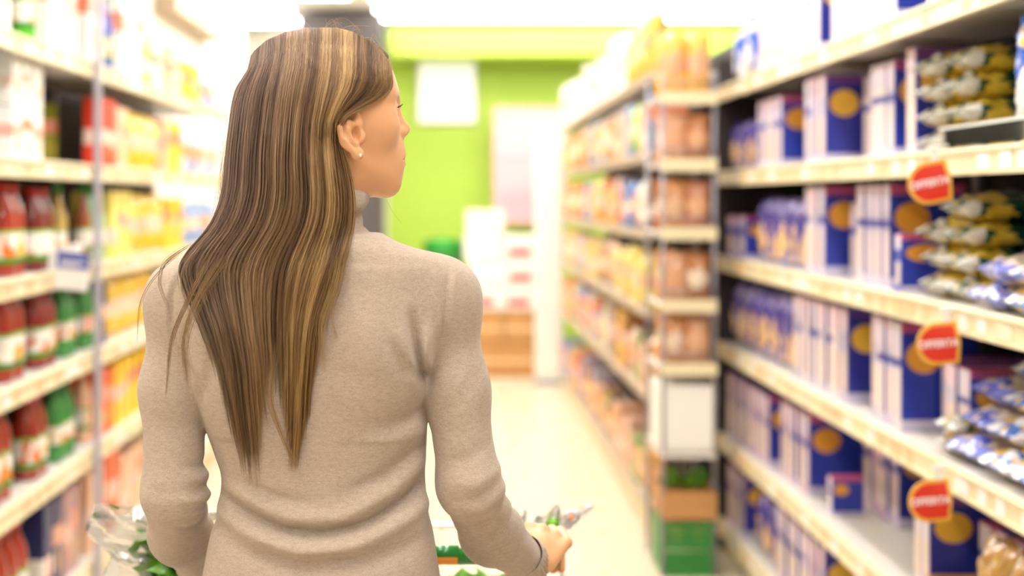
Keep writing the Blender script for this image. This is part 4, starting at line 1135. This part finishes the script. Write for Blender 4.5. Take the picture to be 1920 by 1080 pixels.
# displace by the folds, on the surface seen from behind
X = G.ax[0][:, None]; Z = G.ax[2][None, :]
def total(L):
    t = 0
    for r in L: t = t+r(X, Z)
    return t.astype(np.float32)
dA = total(FOLDS); dB = total(ARMF); dS = total(SEAM)
Yv = G.ax[1][None, :, None]; wt = np.clip((1.905-Yv)/.03, 0, 1)
wa = np.clip((2.06-Yv)/.05, 0, 1)
G.F -= dA[:, None, :]*wt; GA.F -= dB[:, None, :]*wa
kz = np.clip((G.ax[2]-1.215)/.10, 0, 1); kz = (.003+.037*kz*kz*(3-2*kz)).astype(np.float32)[None, None, :]
G.F = smin(G.F, GA.F, kz)-dS[:, None, :]*wt
V, Fc = G.nets(); V = relax(V, Fc, 2, .5)
SWV, SWF = V, Fc
sweater = pchild('sweater', V, Fc, M['beige_knit']); sweater['label'] = 'beige fine-knit turtleneck sweater'
def cuff(E, W):
    d = (W-E)/np.linalg.norm(W-E); u = np.cross(d, [0, 0, 1.]); u /= np.linalg.norm(u); v = np.cross(d, u); n = 160; vs = []; fs = []
    prof = [(-.028, .0315), (-.02, .0335), (-.012, .0335), (.004, .0325), (.016, .0315), (.022, .0300), (.0245, .026), (.022, .021), (.0, .019)]
    for i, (t, r) in enumerate(prof):
        for k in range(n):
            a = 2*PI*k/n; rr = r+(.0012*math.sin(a*32) if 1 < i < 7 else 0); vs.append(W+d*t+u*rr*math.cos(a)+v*rr*math.sin(a))
    for i in range(len(prof)-1):
        for k in range(n): fs.append((i*n+k, i*n+(k+1) % n, (i+1)*n+(k+1) % n, (i+1)*n+k))
    o = pchild('ribbed_cuff', np.array(vs), np.array(fs), M['beige_knit'], person); return o
cuff(ER, WR); cuff(EL, WL)
T = Field(np.arange(-.40, .04, .011), np.arange(1.72, 2.06, .011), np.arange(.05, 1.0, .012))
legs(T, .010); T.add(lambda X, Y, Z: np.maximum(torso(X, Y, Z, -.004), Z-.95), (-.41, 1.74, ZT0), (.06, 2.04, .96), .05)
T.cut(lambda X, Y, Z: Z-.075+0*X, (-.5, 1.7, 0), (.1, 2.1, .08))
V, Fc = T.nets(); o = pchild('trousers', relax(V, Fc, 1), Fc, M['denim']); o['label'] = 'dark blue jeans'
for s, hx in ((1, -.105), (-1, -.255)):
    T = Field(np.arange(hx-.07, hx+.08, .008), np.arange(1.83, 2.11, .008), np.arange(-.02, .13, .008))
    T.cone((hx-s*.006, 1.885, .05), (hx+s*.012, 2.055, .035), .040, .036, .03); T.cone((hx-s*.006, 1.885, .05), (hx-s*.006, 1.89, .10), .04, .042, .02)
    T.cut(lambda X, Y, Z: Z-.001+0*X, (-.5, 1.7, -.1), (.2, 2.2, .0)); V, Fc = T.nets(); o = pchild('shoe', V, Fc, M['shoe_dark'])

# eyes, lashes, brows, earring
for s in (1, -1):
    c = H(.0722, s*.031, .1145); mb = MB(); mb.lathe([(.0005, -.0118), (.0055, -.0104), (.0095, -.0070), (.0116, -.002), (.0116, .002), (.0095, .0070), (.0055, .0104), (.0005, .0118)], 16)
    o = mb.build('eye', M['eye_white'], person); o.location = c-np.array([-.18, 1.9, 0])
    mb = MB()
    for i in range(16):
        t = i/15; b0 = H(.0852-.010*abs(t-.35), s*(.022+.020*t), .1165+.002*math.sin(PI*t)); tip = b0+hf*.0075+hu*.003+hr*s*.004*t; mid = b0+hf*.004-hu*.0004
        mb.tube([b0, mid, tip], [.0005, .0004, .0001], 4)
    o = mb.build('eyelashes', M['lash_dark'], person); o.location = (.18, -1.9, 0)
    mb = MB()
    for i in range(26):
        t = i/25; b0 = H(.0895-.0165*t*t, s*(.010+.038*t), .1335+.004*math.sin(PI*t*.8)); d = hr*s*.006+hu*.0025*(1-t)-hf*.002
        mb.tube([b0, b0+d*.6+hf*.001, b0+d], [.0007, .0006, .0002], 4)
    o = mb.build('eyebrow', M['lash_dark'], person); o.location = (.18, -1.9, 0)
c = H(.010, .0740, .0815)+(-.93*hf+.36*hr)*-.003+hu*-.030+hf*.0045+hr*.0048
mb = MB(); mb.lathe([(.0003, -.0023), (.0016, -.0017), (.0023, 0), (.0016, .0017), (.0003, .0023)], 12); o = mb.build('earring', M['pearl'], person); o.location = c-np.array([-.18, 1.9, 0]); o['label'] = 'small pearl stud earring'
# ------------------------------------------------------------------ hair: an envelope over head and back, filled with strands
HT = np.array([(52, 575, 632), (60, 535, 662), (75, 500, 692), (95, 477, 716), (120, 460, 733), (150, 446, 741), (170, 440, 735), (185, 436, 716), (200, 433, 688), (213, 431, 656), (230, 429, 644), (260, 425, 641),
      (300, 421, 652), (335, 418, 662), (370, 412, 667), (400, 402, 668), (430, 386, 665), (450, 368, 661), (470, 350, 657), (500, 334, 648), (540, 342, 632), (580, 358, 617), (620, 374, 606), (680, 394, 597), (740, 406, 590), (800, 418, 585), (850, 430, 578), (900, 440, 570)], float)
xl_ = spl(HT[:, 0], HT[:, 1]); xr_ = spl(HT[:, 0], HT[:, 2])
DB = np.array([(45, 1.88, .012), (52, 1.88, .026), (60, 1.88, .045), (75, 1.88, .062), (95, 1.88, .074), (120, 1.88, .084), (150, 1.88, .091), (200, 1.878, .096), (260, 1.875, .096), (335, 1.872, .090), (400, 1.866, .078), (450, 1.86, .064), (500, 1.85, .050), (600, 1.84, .035), (900, 1.84, .02)])
yc_ = spl(DB[:, 0], DB[:, 1]); bb_ = spl(DB[:, 0], DB[:, 2])
# scalp cap under the strands, all round the skull
K = Field(np.arange(-.29, -.02, .0042), np.arange(1.76, 2.0, .0042), np.arange(1.38, 1.71, .0042))
K.ell(H(-.012, 0, .130), AXH, (.099, .080, .089), 0); K.ell(H(.030, 0, .142), AXH, (.063, .068, .062), .03); K.cone(H(-.045, 0, .09), H(-.055, 0, -.03), .062, .05, .04)
def facecut(X, Y, Z):
    f = (X-HO[0])*hf[0]+(Y-HO[1])*hf[1]; r = (X-HO[0])*hr[0]+(Y-HO[1])*hr[1]; u = Z-HO[2]
    # keep what lies behind a slanting hairline: from the forehead back to behind the ear
    return f-np.interp(u, [-.1, .05, .10, .118, .135, .165, .19, .23], [-.05, -.03, -.022, -.01, .030, .052, .085, .12]).astype(np.float32)
sl, Xk, Yk, Zk = K.sub((-1, 0, 0), (1, 3, 3)); K.F = np.maximum(K.F, facecut(Xk, Yk, Zk))
CV, CF = K.nets(); CV = relax(CV, CF, 1); cap = pchild('hair_cap', CV, CF, M['hair_under'], person)
cap['label'] = 'darker under layer of the hair'
# surfaces the hair rests on
HF = Field(np.arange(-.28, -.03, .005), np.arange(1.77, 2.0, .005), np.arange(1.36, 1.71, .005)); head(HF, ear=False); hv, hfc = HF.nets()
bvh1 = BVHTree.FromPolygons([tuple(v) for v in hv], [tuple(int(i) for i in f) for f in hfc]); bvh2 = BVHTree.FromPolygons([tuple(v) for v in SWV], [tuple(int(i) for i in f) for f in SWF])
bvh3 = BVHTree.FromPolygons([tuple(v) for v in CV], [tuple(int(i) for i in f) for f in CF])
PXs = np.arange(250, 761, 5.); PYs = np.arange(48, 921, 5.)
DEP = np.empty((len(PYs), len(PXs)))
for j, py in enumerate(PYs):
    L, R = xl_(py), xr_(py)
    Rl = max(R, 700) if py < 235 else R+8
    a = (Rl-L)/2+6; cx = (Rl+L)/2; yc, b = float(yc_(py)), float(bb_(py))
    for i, px in enumerate(PXs):
        q = min(1, abs(px-cx)/a); y = yc-b*math.sqrt(max(0, 1-q**2.2))
        d = Vector(((px-VPX)/FPX, 1, -(py-VPY)/FPX)); o = Vector((0, 0, CAMZ))+d*1.5
        for bv, off in ((bvh1, .006), (bvh2, .005), (bvh3, .009)):
            h = bv.ray_cast(o, d, 1.2)[0]
            if h is not None: y = min(y, h.y-off)
        DEP[j, i] = y
def blur(A, it):
    for _ in range(it):
        P = np.pad(A, 1, mode='edge'); A = (P[1:-1, 1:-1]*2+P[:-2, 1:-1]+P[2:, 1:-1]+P[1:-1, :-2]+P[1:-1, 2:])/6
    return A
DEP = np.minimum(blur(DEP, 5), DEP+.0012)
def depth(px, py):
    u = np.clip((px-PXs[0])/5, 0, len(PXs)-1.001); v = np.clip((py-PYs[0])/5, 0, len(PYs)-1.001); i = u.astype(int); j = v.astype(int); fu = u-i; fv = v-j
    return DEP[j, i]*(1-fu)*(1-fv)+DEP[j, i+1]*fu*(1-fv)+DEP[j+1, i]*(1-fu)*fv+DEP[j+1, i+1]*fu*fv
def top_row(px):  # row of the silhouette's top at that column
    return np.interp(px, [430, 446, 460, 477, 500, 535, 575, 632, 662, 692, 716, 733, 741], [260, 150, 120, 95, 75, 60, 52, 52, 60, 75, 95, 120, 150])

NC = 120
ct = (np.arange(NC)+RNG.uniform(.1, .9, NC))/NC
cend = np.interp(ct, [0, .04, .10, .16, .24, .34, .42, .50, .58, .68, .78, .86, .93, 1.0], [640, 760, 840, 872, 885, 880, 840, 750, 700, 760, 880, 895, 840, 640])+RNG.normal(0, 28, NC)
ctone = np.clip(.5+.55*np.sin(ct*31+1.0)*np.sin(ct*13.7+2.)+RNG.normal(0, .24, NC), 0, 1); cph = RNG.uniform(0, 6.28, (NC, 3)); camp = RNG.uniform(.4, 1.3, NC)
DARK = np.array(srgb(84, 56, 34)[:3]); MIDC = np.array(srgb(142, 106, 66)[:3]); BLON = np.array(srgb(210, 174, 116)[:3]); ASH_SHEEN = np.array(srgb(140, 114, 108)[:3])
GR = np.array([120, 150, 170, 185, 200, 213, 230, 260, 300, 335.]); GT = np.array([0, .25, .5, .75, .85, .92, 1])
GX = np.array([[460, 503, 557, 617, 652, 688, 733], [446, 497, 553, 614, 650, 690, 741], [440, 494, 550, 610, 644, 680, 735], [436, 491, 548, 606, 638, 669, 716], [433, 489, 546, 603, 631, 655, 688], [431, 487, 545, 600, 625, 641, 656],
               [429, 485, 543, 597, 620, 633, 644], [425, 482, 541, 595, 618, 630, 641], [421, 479, 539, 597, 622, 637, 652], [418, 479, 540, 601, 625, 642, 662]], float)
GS = [spl(GR, GX[:, k]) for k in range(len(GT))]
def guide(py, t):
    low = xl_(py)+(xr_(py)-xl_(py))*t
    cols = np.stack([g(py) for g in GS], -1); i = np.clip(np.searchsorted(GT, t.ravel())-1, 0, len(GT)-2).reshape(t.shape); f = (t-GT[i])/(GT[i+1]-GT[i])
    hi = np.take_along_axis(cols, i[..., None], -1)[..., 0]*(1-f)+np.take_along_axis(cols, (i+1)[..., None], -1)[..., 0]*f
    b = np.clip((py-300)/60, 0, 1); return hi*(1-b)+low*b
WT = ([0, .25, .5, .75, .85, .92, 1], [0, .16, .355, .565, .69, .83, 1])
def strands(N, layer_lo, layer_hi, rad, seed, K=21):
    rg = np.random.default_rng(seed); t = np.where(rg.uniform(0, 1, N) < .22, 1-.28*rg.uniform(0, 1, N), rg.uniform(0, 1, N)); ci = np.abs(t[:, None]-ct[None]).argmin(1)
    swap = rg.uniform(0, 1, N) < .12; ci = np.where(swap, np.clip(ci+rg.integers(-3, 4, N), 0, NC-1), ci)
    c0 = ct[ci]; lay = rg.uniform(layer_lo, layer_hi, N)
    end = cend[ci]-np.abs(rg.normal(0, 55, N))-rg.uniform(0, 1, N)**2.2*280; end = np.maximum(end, 420)
    s = np.linspace(0, 1, K)[None, :]
    xroot = 470+(735-470)*np.interp(t, *WT); yroot = top_row(xroot)+rg.uniform(0, 1, N)*3+lay*400
    py = yroot[:, None]+(end-yroot)[:, None]*s
    clump = np.clip((py-260)/420, 0, 1)**1.3*.80
    tt = t[:, None]*(1-clump)+c0[:, None]*clump
    drift = np.clip((py-330)/500, 0, 1)
    tt = tt+camp[ci][:, None]*.012*drift*np.sin(py/150+cph[ci, 0][:, None])+.030*drift*rg.normal(0, 1, N)[:, None]*np.sin(py/110+rg.uniform(0, 6.28, N)[:, None])*(rg.uniform(0, 1, N)**2)[:, None]+.004*drift*np.sin(py/60+rg.uniform(0, 6.28, N)[:, None])
    tt = np.clip(tt, .004, .996)
    xs = guide(py, tt)
    bl = np.clip((py-yroot[:, None])/np.maximum(170-yroot[:, None], 20), 0, 1); bl = bl*bl*(3-2*bl)
    xs = xroot[:, None]*(1-bl)+xs*bl
    dep = depth(xs, py)+lay[:, None]+.004*np.sin(py/80+cph[ci, 2][:, None])*np.clip((py-100)/200, 0, 1)
    # locks stand proud in their middle
    X = (xs-VPX)*dep/FPX; Zz = CAMZ-(py-VPY)*dep/FPX
    P = np.stack([X, dep, Zz], 2)
    r = rad*rg.uniform(.6, 1.25, N)[:, None]*np.clip(1.05-s**3*.85, .12, 1)*np.clip(.55+s*6, 0, 1)
    tone = np.clip(ctone[ci]*.62+rg.uniform(0, 1, N)*.38+.07*np.sin(t*40), 0, 1)
    col = np.where((tone < .45)[:, None], DARK+(MIDC-DARK)*(tone/.45)[:, None], MIDC+(BLON-MIDC)*((tone-.45)/.55)[:, None])
    ash_sheen = (np.clip(.92-t, 0, 1)*.85)[:, None]
    col = col*(1-ash_sheen)+ (ASH_SHEEN*(.45+.9*tone[:, None]))*ash_sheen  # ash tone with a cool lilac sheen painted in, stronger to the left
    g = (np.clip((py-300)/560, 0, 1)**1.2*.6)[..., None]; GOLD = np.array(srgb(178, 134, 72)[:3])*(.55+.75*tone[:, None])
    col = col[:, None]*(1-g)+GOLD[:, None]*g
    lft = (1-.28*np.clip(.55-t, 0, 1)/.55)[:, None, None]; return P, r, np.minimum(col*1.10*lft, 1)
def strand_mesh(name, parts):
    Vs = []; Fs = []; Cs = []; off = 0
    for P, r, col in parts:
        N, K, _ = P.shape; tan = np.gradient(P, axis=1); tan /= np.linalg.norm(tan, axis=2, keepdims=True)+1e-12
        ref = np.zeros_like(tan); ref[..., 1] = 1; u = np.cross(tan, ref); u /= np.linalg.norm(u, axis=2, keepdims=True)+1e-9; v = np.cross(u, tan)
        ring = [P+(u*math.cos(a)+v*math.sin(a)*.7)*r[..., None] for a in (PI/6, 5*PI/6, 1.5*PI)]
        R = np.stack(ring, 2).reshape(-1, 3); Vs.append(R)
        base = off+(np.arange(N)[:, None]*K+np.arange(K-1)[None])*3; q = []
        for k in range(3): q.append(np.stack([base+k, base+(k+1) % 3, base+3+(k+1) % 3, base+3+k], -1).reshape(-1, 4))
        Fs += q; Cs.append(np.repeat(col.reshape(-1, 3), 3, axis=0)); off += N*K*3
    V = np.concatenate(Vs); Fq = np.concatenate(Fs); Cc = np.concatenate(Cs)
    me = np_mesh(name, V-np.array([-.18, 1.9, 0]), Fq, M['hair_strands'])
    at_ = me.color_attributes.new('strand', 'FLOAT_COLOR', 'POINT'); at_.data.foreach_set('color', np.concatenate([Cc, np.ones((len(Cc), 1))], 1).astype(np.float32).ravel())
    return me
def wisp(pts, n, spread, rad, seed, tone):
    rg = np.random.default_rng(seed); ps = np.array([[a, b, c] for a, b, c in pts], float); K = 18; tt = np.linspace(0, len(ps)-1, K); ix = np.arange(len(ps))
    base = np.stack([spl(ix, ps[:, k])(tt) for k in range(3)], 1)[None]+np.zeros((n, 1, 1)); s = np.linspace(0, 1, K)[None]
    base[..., 0] += rg.normal(0, spread, n)[:, None]*(1-.7*s)+rg.normal(0, spread*.35, n)[:, None]*np.sin(s*5+rg.uniform(0, 6, n)[:, None]); base[..., 1] += rg.normal(0, spread, n)[:, None]*(.3+s)
    Y = base[..., 2]; P = np.stack([(base[..., 0]-VPX)*Y/FPX, Y, CAMZ-(base[..., 1]-VPY)*Y/FPX], 2)
    tn = np.clip(tone+rg.normal(0, .15, n), 0, 1)[:, None]
    col = DARK*(1-tn)*1.6+BLON*tn*.8
    return P, rad*np.clip(1.05-s**3*.9, .1, 1)*np.clip(s*5+.05, 0, 1)+np.zeros((n, 1)), np.repeat(col[:, None], K, 1)
WISPS = [wisp([(352, 462, 1.835), (296, 512, 1.825), (264, 566, 1.825), (257, 640, 1.83)], 6, 1.5, .00022, 21, .4), wisp([(360, 455, 1.835), (310, 490, 1.805), (300, 530, 1.798), (318, 575, 1.79)], 14, 3, .0002, 22, .4),
         wisp([(380, 455, 1.82), (345, 500, 1.793), (340, 540, 1.786), (358, 590, 1.783)], 16, 4, .0002, 23, .45), wisp([(400, 470, 1.80), (355, 560, 1.783), (322, 640, 1.787), (311, 742, 1.80)], 20, 4, .00024, 24, .4),
         wisp([(420, 480, 1.79), (370, 560, 1.783), (345, 640, 1.783), (352, 720, 1.785)], 40, 8, .00024, 25, .5), wisp([(640, 470, 1.79), (626, 540, 1.785), (604, 610, 1.785), (606, 690, 1.785)], 40, 6, .00022, 26, .55),
         wisp([(655, 430, 1.80), (640, 520, 1.785), (622, 590, 1.782), (632, 640, 1.782)], 16, 5, .0002, 27, .6), wisp([(520, 640, 1.785), (505, 740, 1.79), (530, 820, 1.795), (556, 872, 1.797)], 26, 4, .00024, 28, .6)]
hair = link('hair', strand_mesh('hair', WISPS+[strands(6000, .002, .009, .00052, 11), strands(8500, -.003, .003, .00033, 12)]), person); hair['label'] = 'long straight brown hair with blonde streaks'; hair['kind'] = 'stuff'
# loose hairs
rg = np.random.default_rng(5); fl = MB()
def loose(pts, r=.00014):
    ps = [wp(*p) for p in pts]; Pn = []
    for i in range(13):
        t = i/12*(len(ps)-1); k = min(int(t), len(ps)-2); f = t-k; p0 = ps[max(k-1, 0)]; p1 = ps[k]; p2 = ps[k+1]; p3 = ps[min(k+2, len(ps)-1)]
        Pn.append(.5*((2*p1)+(-p0+p2)*f+(2*p0-5*p1+4*p2-p3)*f*f+(-p0+3*p1-3*p2+p3)*f**3))
    fl.tube(Pn, [r]*12+[r*.3], 4)
for i in range(26):
    x = rg.uniform(540, 735); y = float(top_row(x)); h = rg.uniform(6, 26); w_ = rg.uniform(-30, 45)
    loose([(x-w_*.5, y+6, 1.86), (x, y-h*.5, 1.86), (x+w_*.6, y-h*.7, 1.86), (x+w_*1.3, y-h*.2+rg.uniform(-6, 12), 1.86)], .00013)
loose([(720, 366, 1.85), (735, 395, 1.85), (752, 418, 1.85)], .0002)
for i in range(14):
    x = rg.uniform(418, 426); loose([(x, 250+rg.uniform(0, 60), 1.86), (x-rg.uniform(2, 10), 330, 1.86), (x-rg.uniform(5, 25), 400+rg.uniform(0, 40), 1.85)])
o = fl.build('loose_hairs', plain('hair_loose', srgb(196, 156, 100), .4, var=.2), person); o.location = (.18, -1.9, 0); o['kind'] = 'stuff'
# ------------------------------------------------------------------ the shopping trolley and what lies in it
CX = -.117
cart = empty('shopping_trolley', (CX, BY, 0)); tag(cart, 'wire shopping trolley with a green handle, pushed by the woman', 'trolley')
HW = .290
h = MB().tube([(-HW, 0, BZ), (HW-.012, 0, BZ)], .0128, 20).build('handle', M['handle_green'], cart)
px0 = at(826, 0, BY).x-CX; px1 = at(858, 0, BY).x-CX
MB().tube([(px0-.02, -.0006, BZ+.0002), (px1, -.0006, BZ+.0002)], .0131, 20).build('orange_label', M['handle_orange'], h)
MB().tube([(px0-.02, -.0009, BZ+.004), (px1+.002, -.0009, BZ+.004)], .0130, 20).build('green_stripe', M['handle_green'], h)
for s in (-1, 1):
    MB().tube([(s*(HW-.014), 0, BZ), (s*(HW-.002), 0, BZ)], .0150, 16).build('end_cap', M['handle_green'], cart)
    MB().tube([(s*(HW-.016), .012, BZ), (s*(HW-.02), .06, BZ-.02), (s*(HW-.045), .12, BZ-.05), (s*(HW-.055), .14, .5), (s*(HW-.055), .16, .30), (s*(HW-.055), .62, .22)], .011, 10).build('side_frame', M['chrome'], cart)
top, bot, yb, yf = .76, .46, .12, .86
def panel(name, P):
    """P(u, v) -> point; wires both ways"""
    b = MB()
    for i in range(13): b.tube([P(i/12, 0), P(i/12, 1)], .0022, 5)
    for j in range(6): b.tube([P(0, j/5), P(1, j/5)], .003, 5)
    return b.build(name, M['chrome'], cart)
wt_, wb_ = .35, .30
for s in (-1, 1): panel('basket_side', lambda u, v: (s*(wb_+(wt_-wb_)*v)*(1-.12*u), yb+.02+(yf-yb-.04)*u, bot+(top-bot)*v+.03*u*(1-v)))
panel('basket_front', lambda u, v: ((2*u-1)*(wb_+(wt_-wb_)*v)*.88, yf-.02+.04*v, bot+.03*(1-v)+(top-bot)*v))
panel('basket_back', lambda u, v: ((2*u-1)*(wb_+(wt_-wb_)*v), yb+.02, bot+(top-bot)*v))
panel('basket_floor', lambda u, v: ((2*u-1)*wb_*(1-.12*v), yb+.02+(yf-yb-.04)*v, bot+.03*v))
MB().tube([(-wt_, yb+.02, top), (-wt_*.88, yf+.02, top), (wt_*.88, yf+.02, top), (wt_, yb+.02, top)], .0055, 8, close=True).build('basket_rim', M['chrome'], cart)
for s in (-1, 1):
    for y in (.17, .62):
        x = s*(HW-.055); zf = .30 if y < .3 else .22
        MB().box(x-.02, x+.02, y-.015, y+.015, .09, zf, bev=.003).build('wheel_fork', M['chrome'], cart)
        w_ = MB(); w_.lathe([(.02, -.014), (.058, -.014), (.06, -.008), (.06, .008), (.058, .014), (.02, .014)], 20); o = w_.build('wheel', M['rubber'], cart); o.rotation_euler = (0, PI/2, 0); o.location = (x+s*.036, y, .06)

def film(name, pts, size, seed, label, amp=.02, n=22):
    """a crumpled clear bag rising out of the trolley"""
    rg = np.random.default_rng(seed); P0 = np.array(pts[0]); U = np.array(pts[1])-P0; Wv = np.array(pts[2])-P0; N = np.cross(U, Wv); N /= np.linalg.norm(N)
    ph = rg.uniform(0, 6.28, 10); fr = rg.uniform(3, 22, (10, 2)); vs = []
    for side in (-1, 1):
        for j in range(n+1):
            for i in range(n+1):
                u, v = i/n, j/n; puff = math.sin(PI*u)**.5*(1-v)**.4*size*side
                w2 = sum(math.sin(fr[k, 0]*u+fr[k, 1]*v+ph[k]+2*math.sin(6*v+k)+side*k*.2) for k in range(10))/5*amp*(.35+.65*v)
                edge = .12*math.sin(7*u+ph[0])+.08*math.sin(17*u+ph[1])
                p = P0+U*(u+.06*math.sin(9*v+ph[2]))+Wv*(v*(1+edge))+N*(puff+w2); vs.append(p)
    off = (n+1)**2; fs = []
    for j in range(n):
        for i in range(n):
            a = j*(n+1)+i; fs += [(a, a+1, a+n+2, a+n+1), (off+a, off+a+n+1, off+a+n+2, off+a+1)]
    mb = MB(); mb.add(vs, fs, 0, True); c = np.mean(vs, 0); o = mb.build(name, M['clear_film']); tag(o, label, 'plastic bag', 'clear bags in the trolley'); return o
film('plastic_bag', [(-.57, 2.40, .83), (-.36, 2.42, .83), (-.595, 2.36, .945)], .05, 3, 'crumpled clear plastic bag sticking out left of the woman')
film('plastic_bag', [(.09, 2.52, .81), (.165, 2.54, .81), (.13, 2.52, .905)], .016, 8, 'crumpled clear plastic bag behind the right hand', .014)
film('plastic_bag', [(.16, 2.56, .855), (.19, 2.56, .86), (.222, 2.54, .908)], .02, 12, 'twisted clear bag tail right of the right hand', .012)

def leafy(name, loc, n, size, label, cat='lettuce', seed=1, up=1.):
    rg = np.random.default_rng(seed); e = empty(name, loc); tag(e, label, cat)
    for k in range(n):
        a = 2*PI*k/n*2.6+rg.uniform(-.2, .2); lean = .25+.6*k/n; L = size*rg.uniform(.85, 1.15); Wd = L*.42; vs = []; fs = []; m, q = 12, 8
        for j in range(m+1):
            v = j/m; ww = Wd*(math.sin(PI*min(1, v*.9+.08))**.7)*(.35+.65*v)
            for i in range(q+1):
                u = -1+2*i/q; ruff = .10*L*abs(u)**2*math.sin(11*v+3*u+k)*v
                x = u*ww; y = lean*L*v*v*.55+ruff-.15*L*(1-u*u)*v; z = L*v*(1-.18*lean*v)*up
                vs.append((x*math.cos(a)-y*math.sin(a), x*math.sin(a)+y*math.cos(a), z))
        for j in range(m):
            for i in range(q): b0 = j*(q+1)+i; fs.append((b0, b0+1, b0+q+2, b0+q+1))
        mb = MB(); mb.add(vs, fs, 0, True); mb.build('leaf', M['lettuce_leaf'], e)
    return e
leafy('lettuce', (-.435, 2.40, .655), 13, .25, 'leafy green lettuce in the trolley left of the woman', seed=3)
leafy('herb_bunch', (.045, 2.45, .63), 9, .2, 'green leafy vegetables in the trolley below the handle', 'vegetable', seed=4)
o = MB().lathe([(.002, -.010), (.007, -.008), (.0105, -.003), (.0105, .003), (.007, .008), (.002, .010)], 18).build('small_lime', plain('lime_skin', srgb(120, 190, 40), .35, var=.15, bump=.3)); o.location = at(1036, 982, 2.53); tag(o, 'green lime inside the clear bag behind the right hand', 'lime')
o = MB().lathe([(.0015, -.006), (.0045, -.0045), (.0065, 0), (.0045, .0045), (.0015, .006)], 16).build('radish', plain('radish_skin', srgb(236, 150, 124), .35, var=.15)); o.location = at(1071, 970, 2.53); tag(o, 'small red radish inside the clear bag', 'radish')
finish_labels()
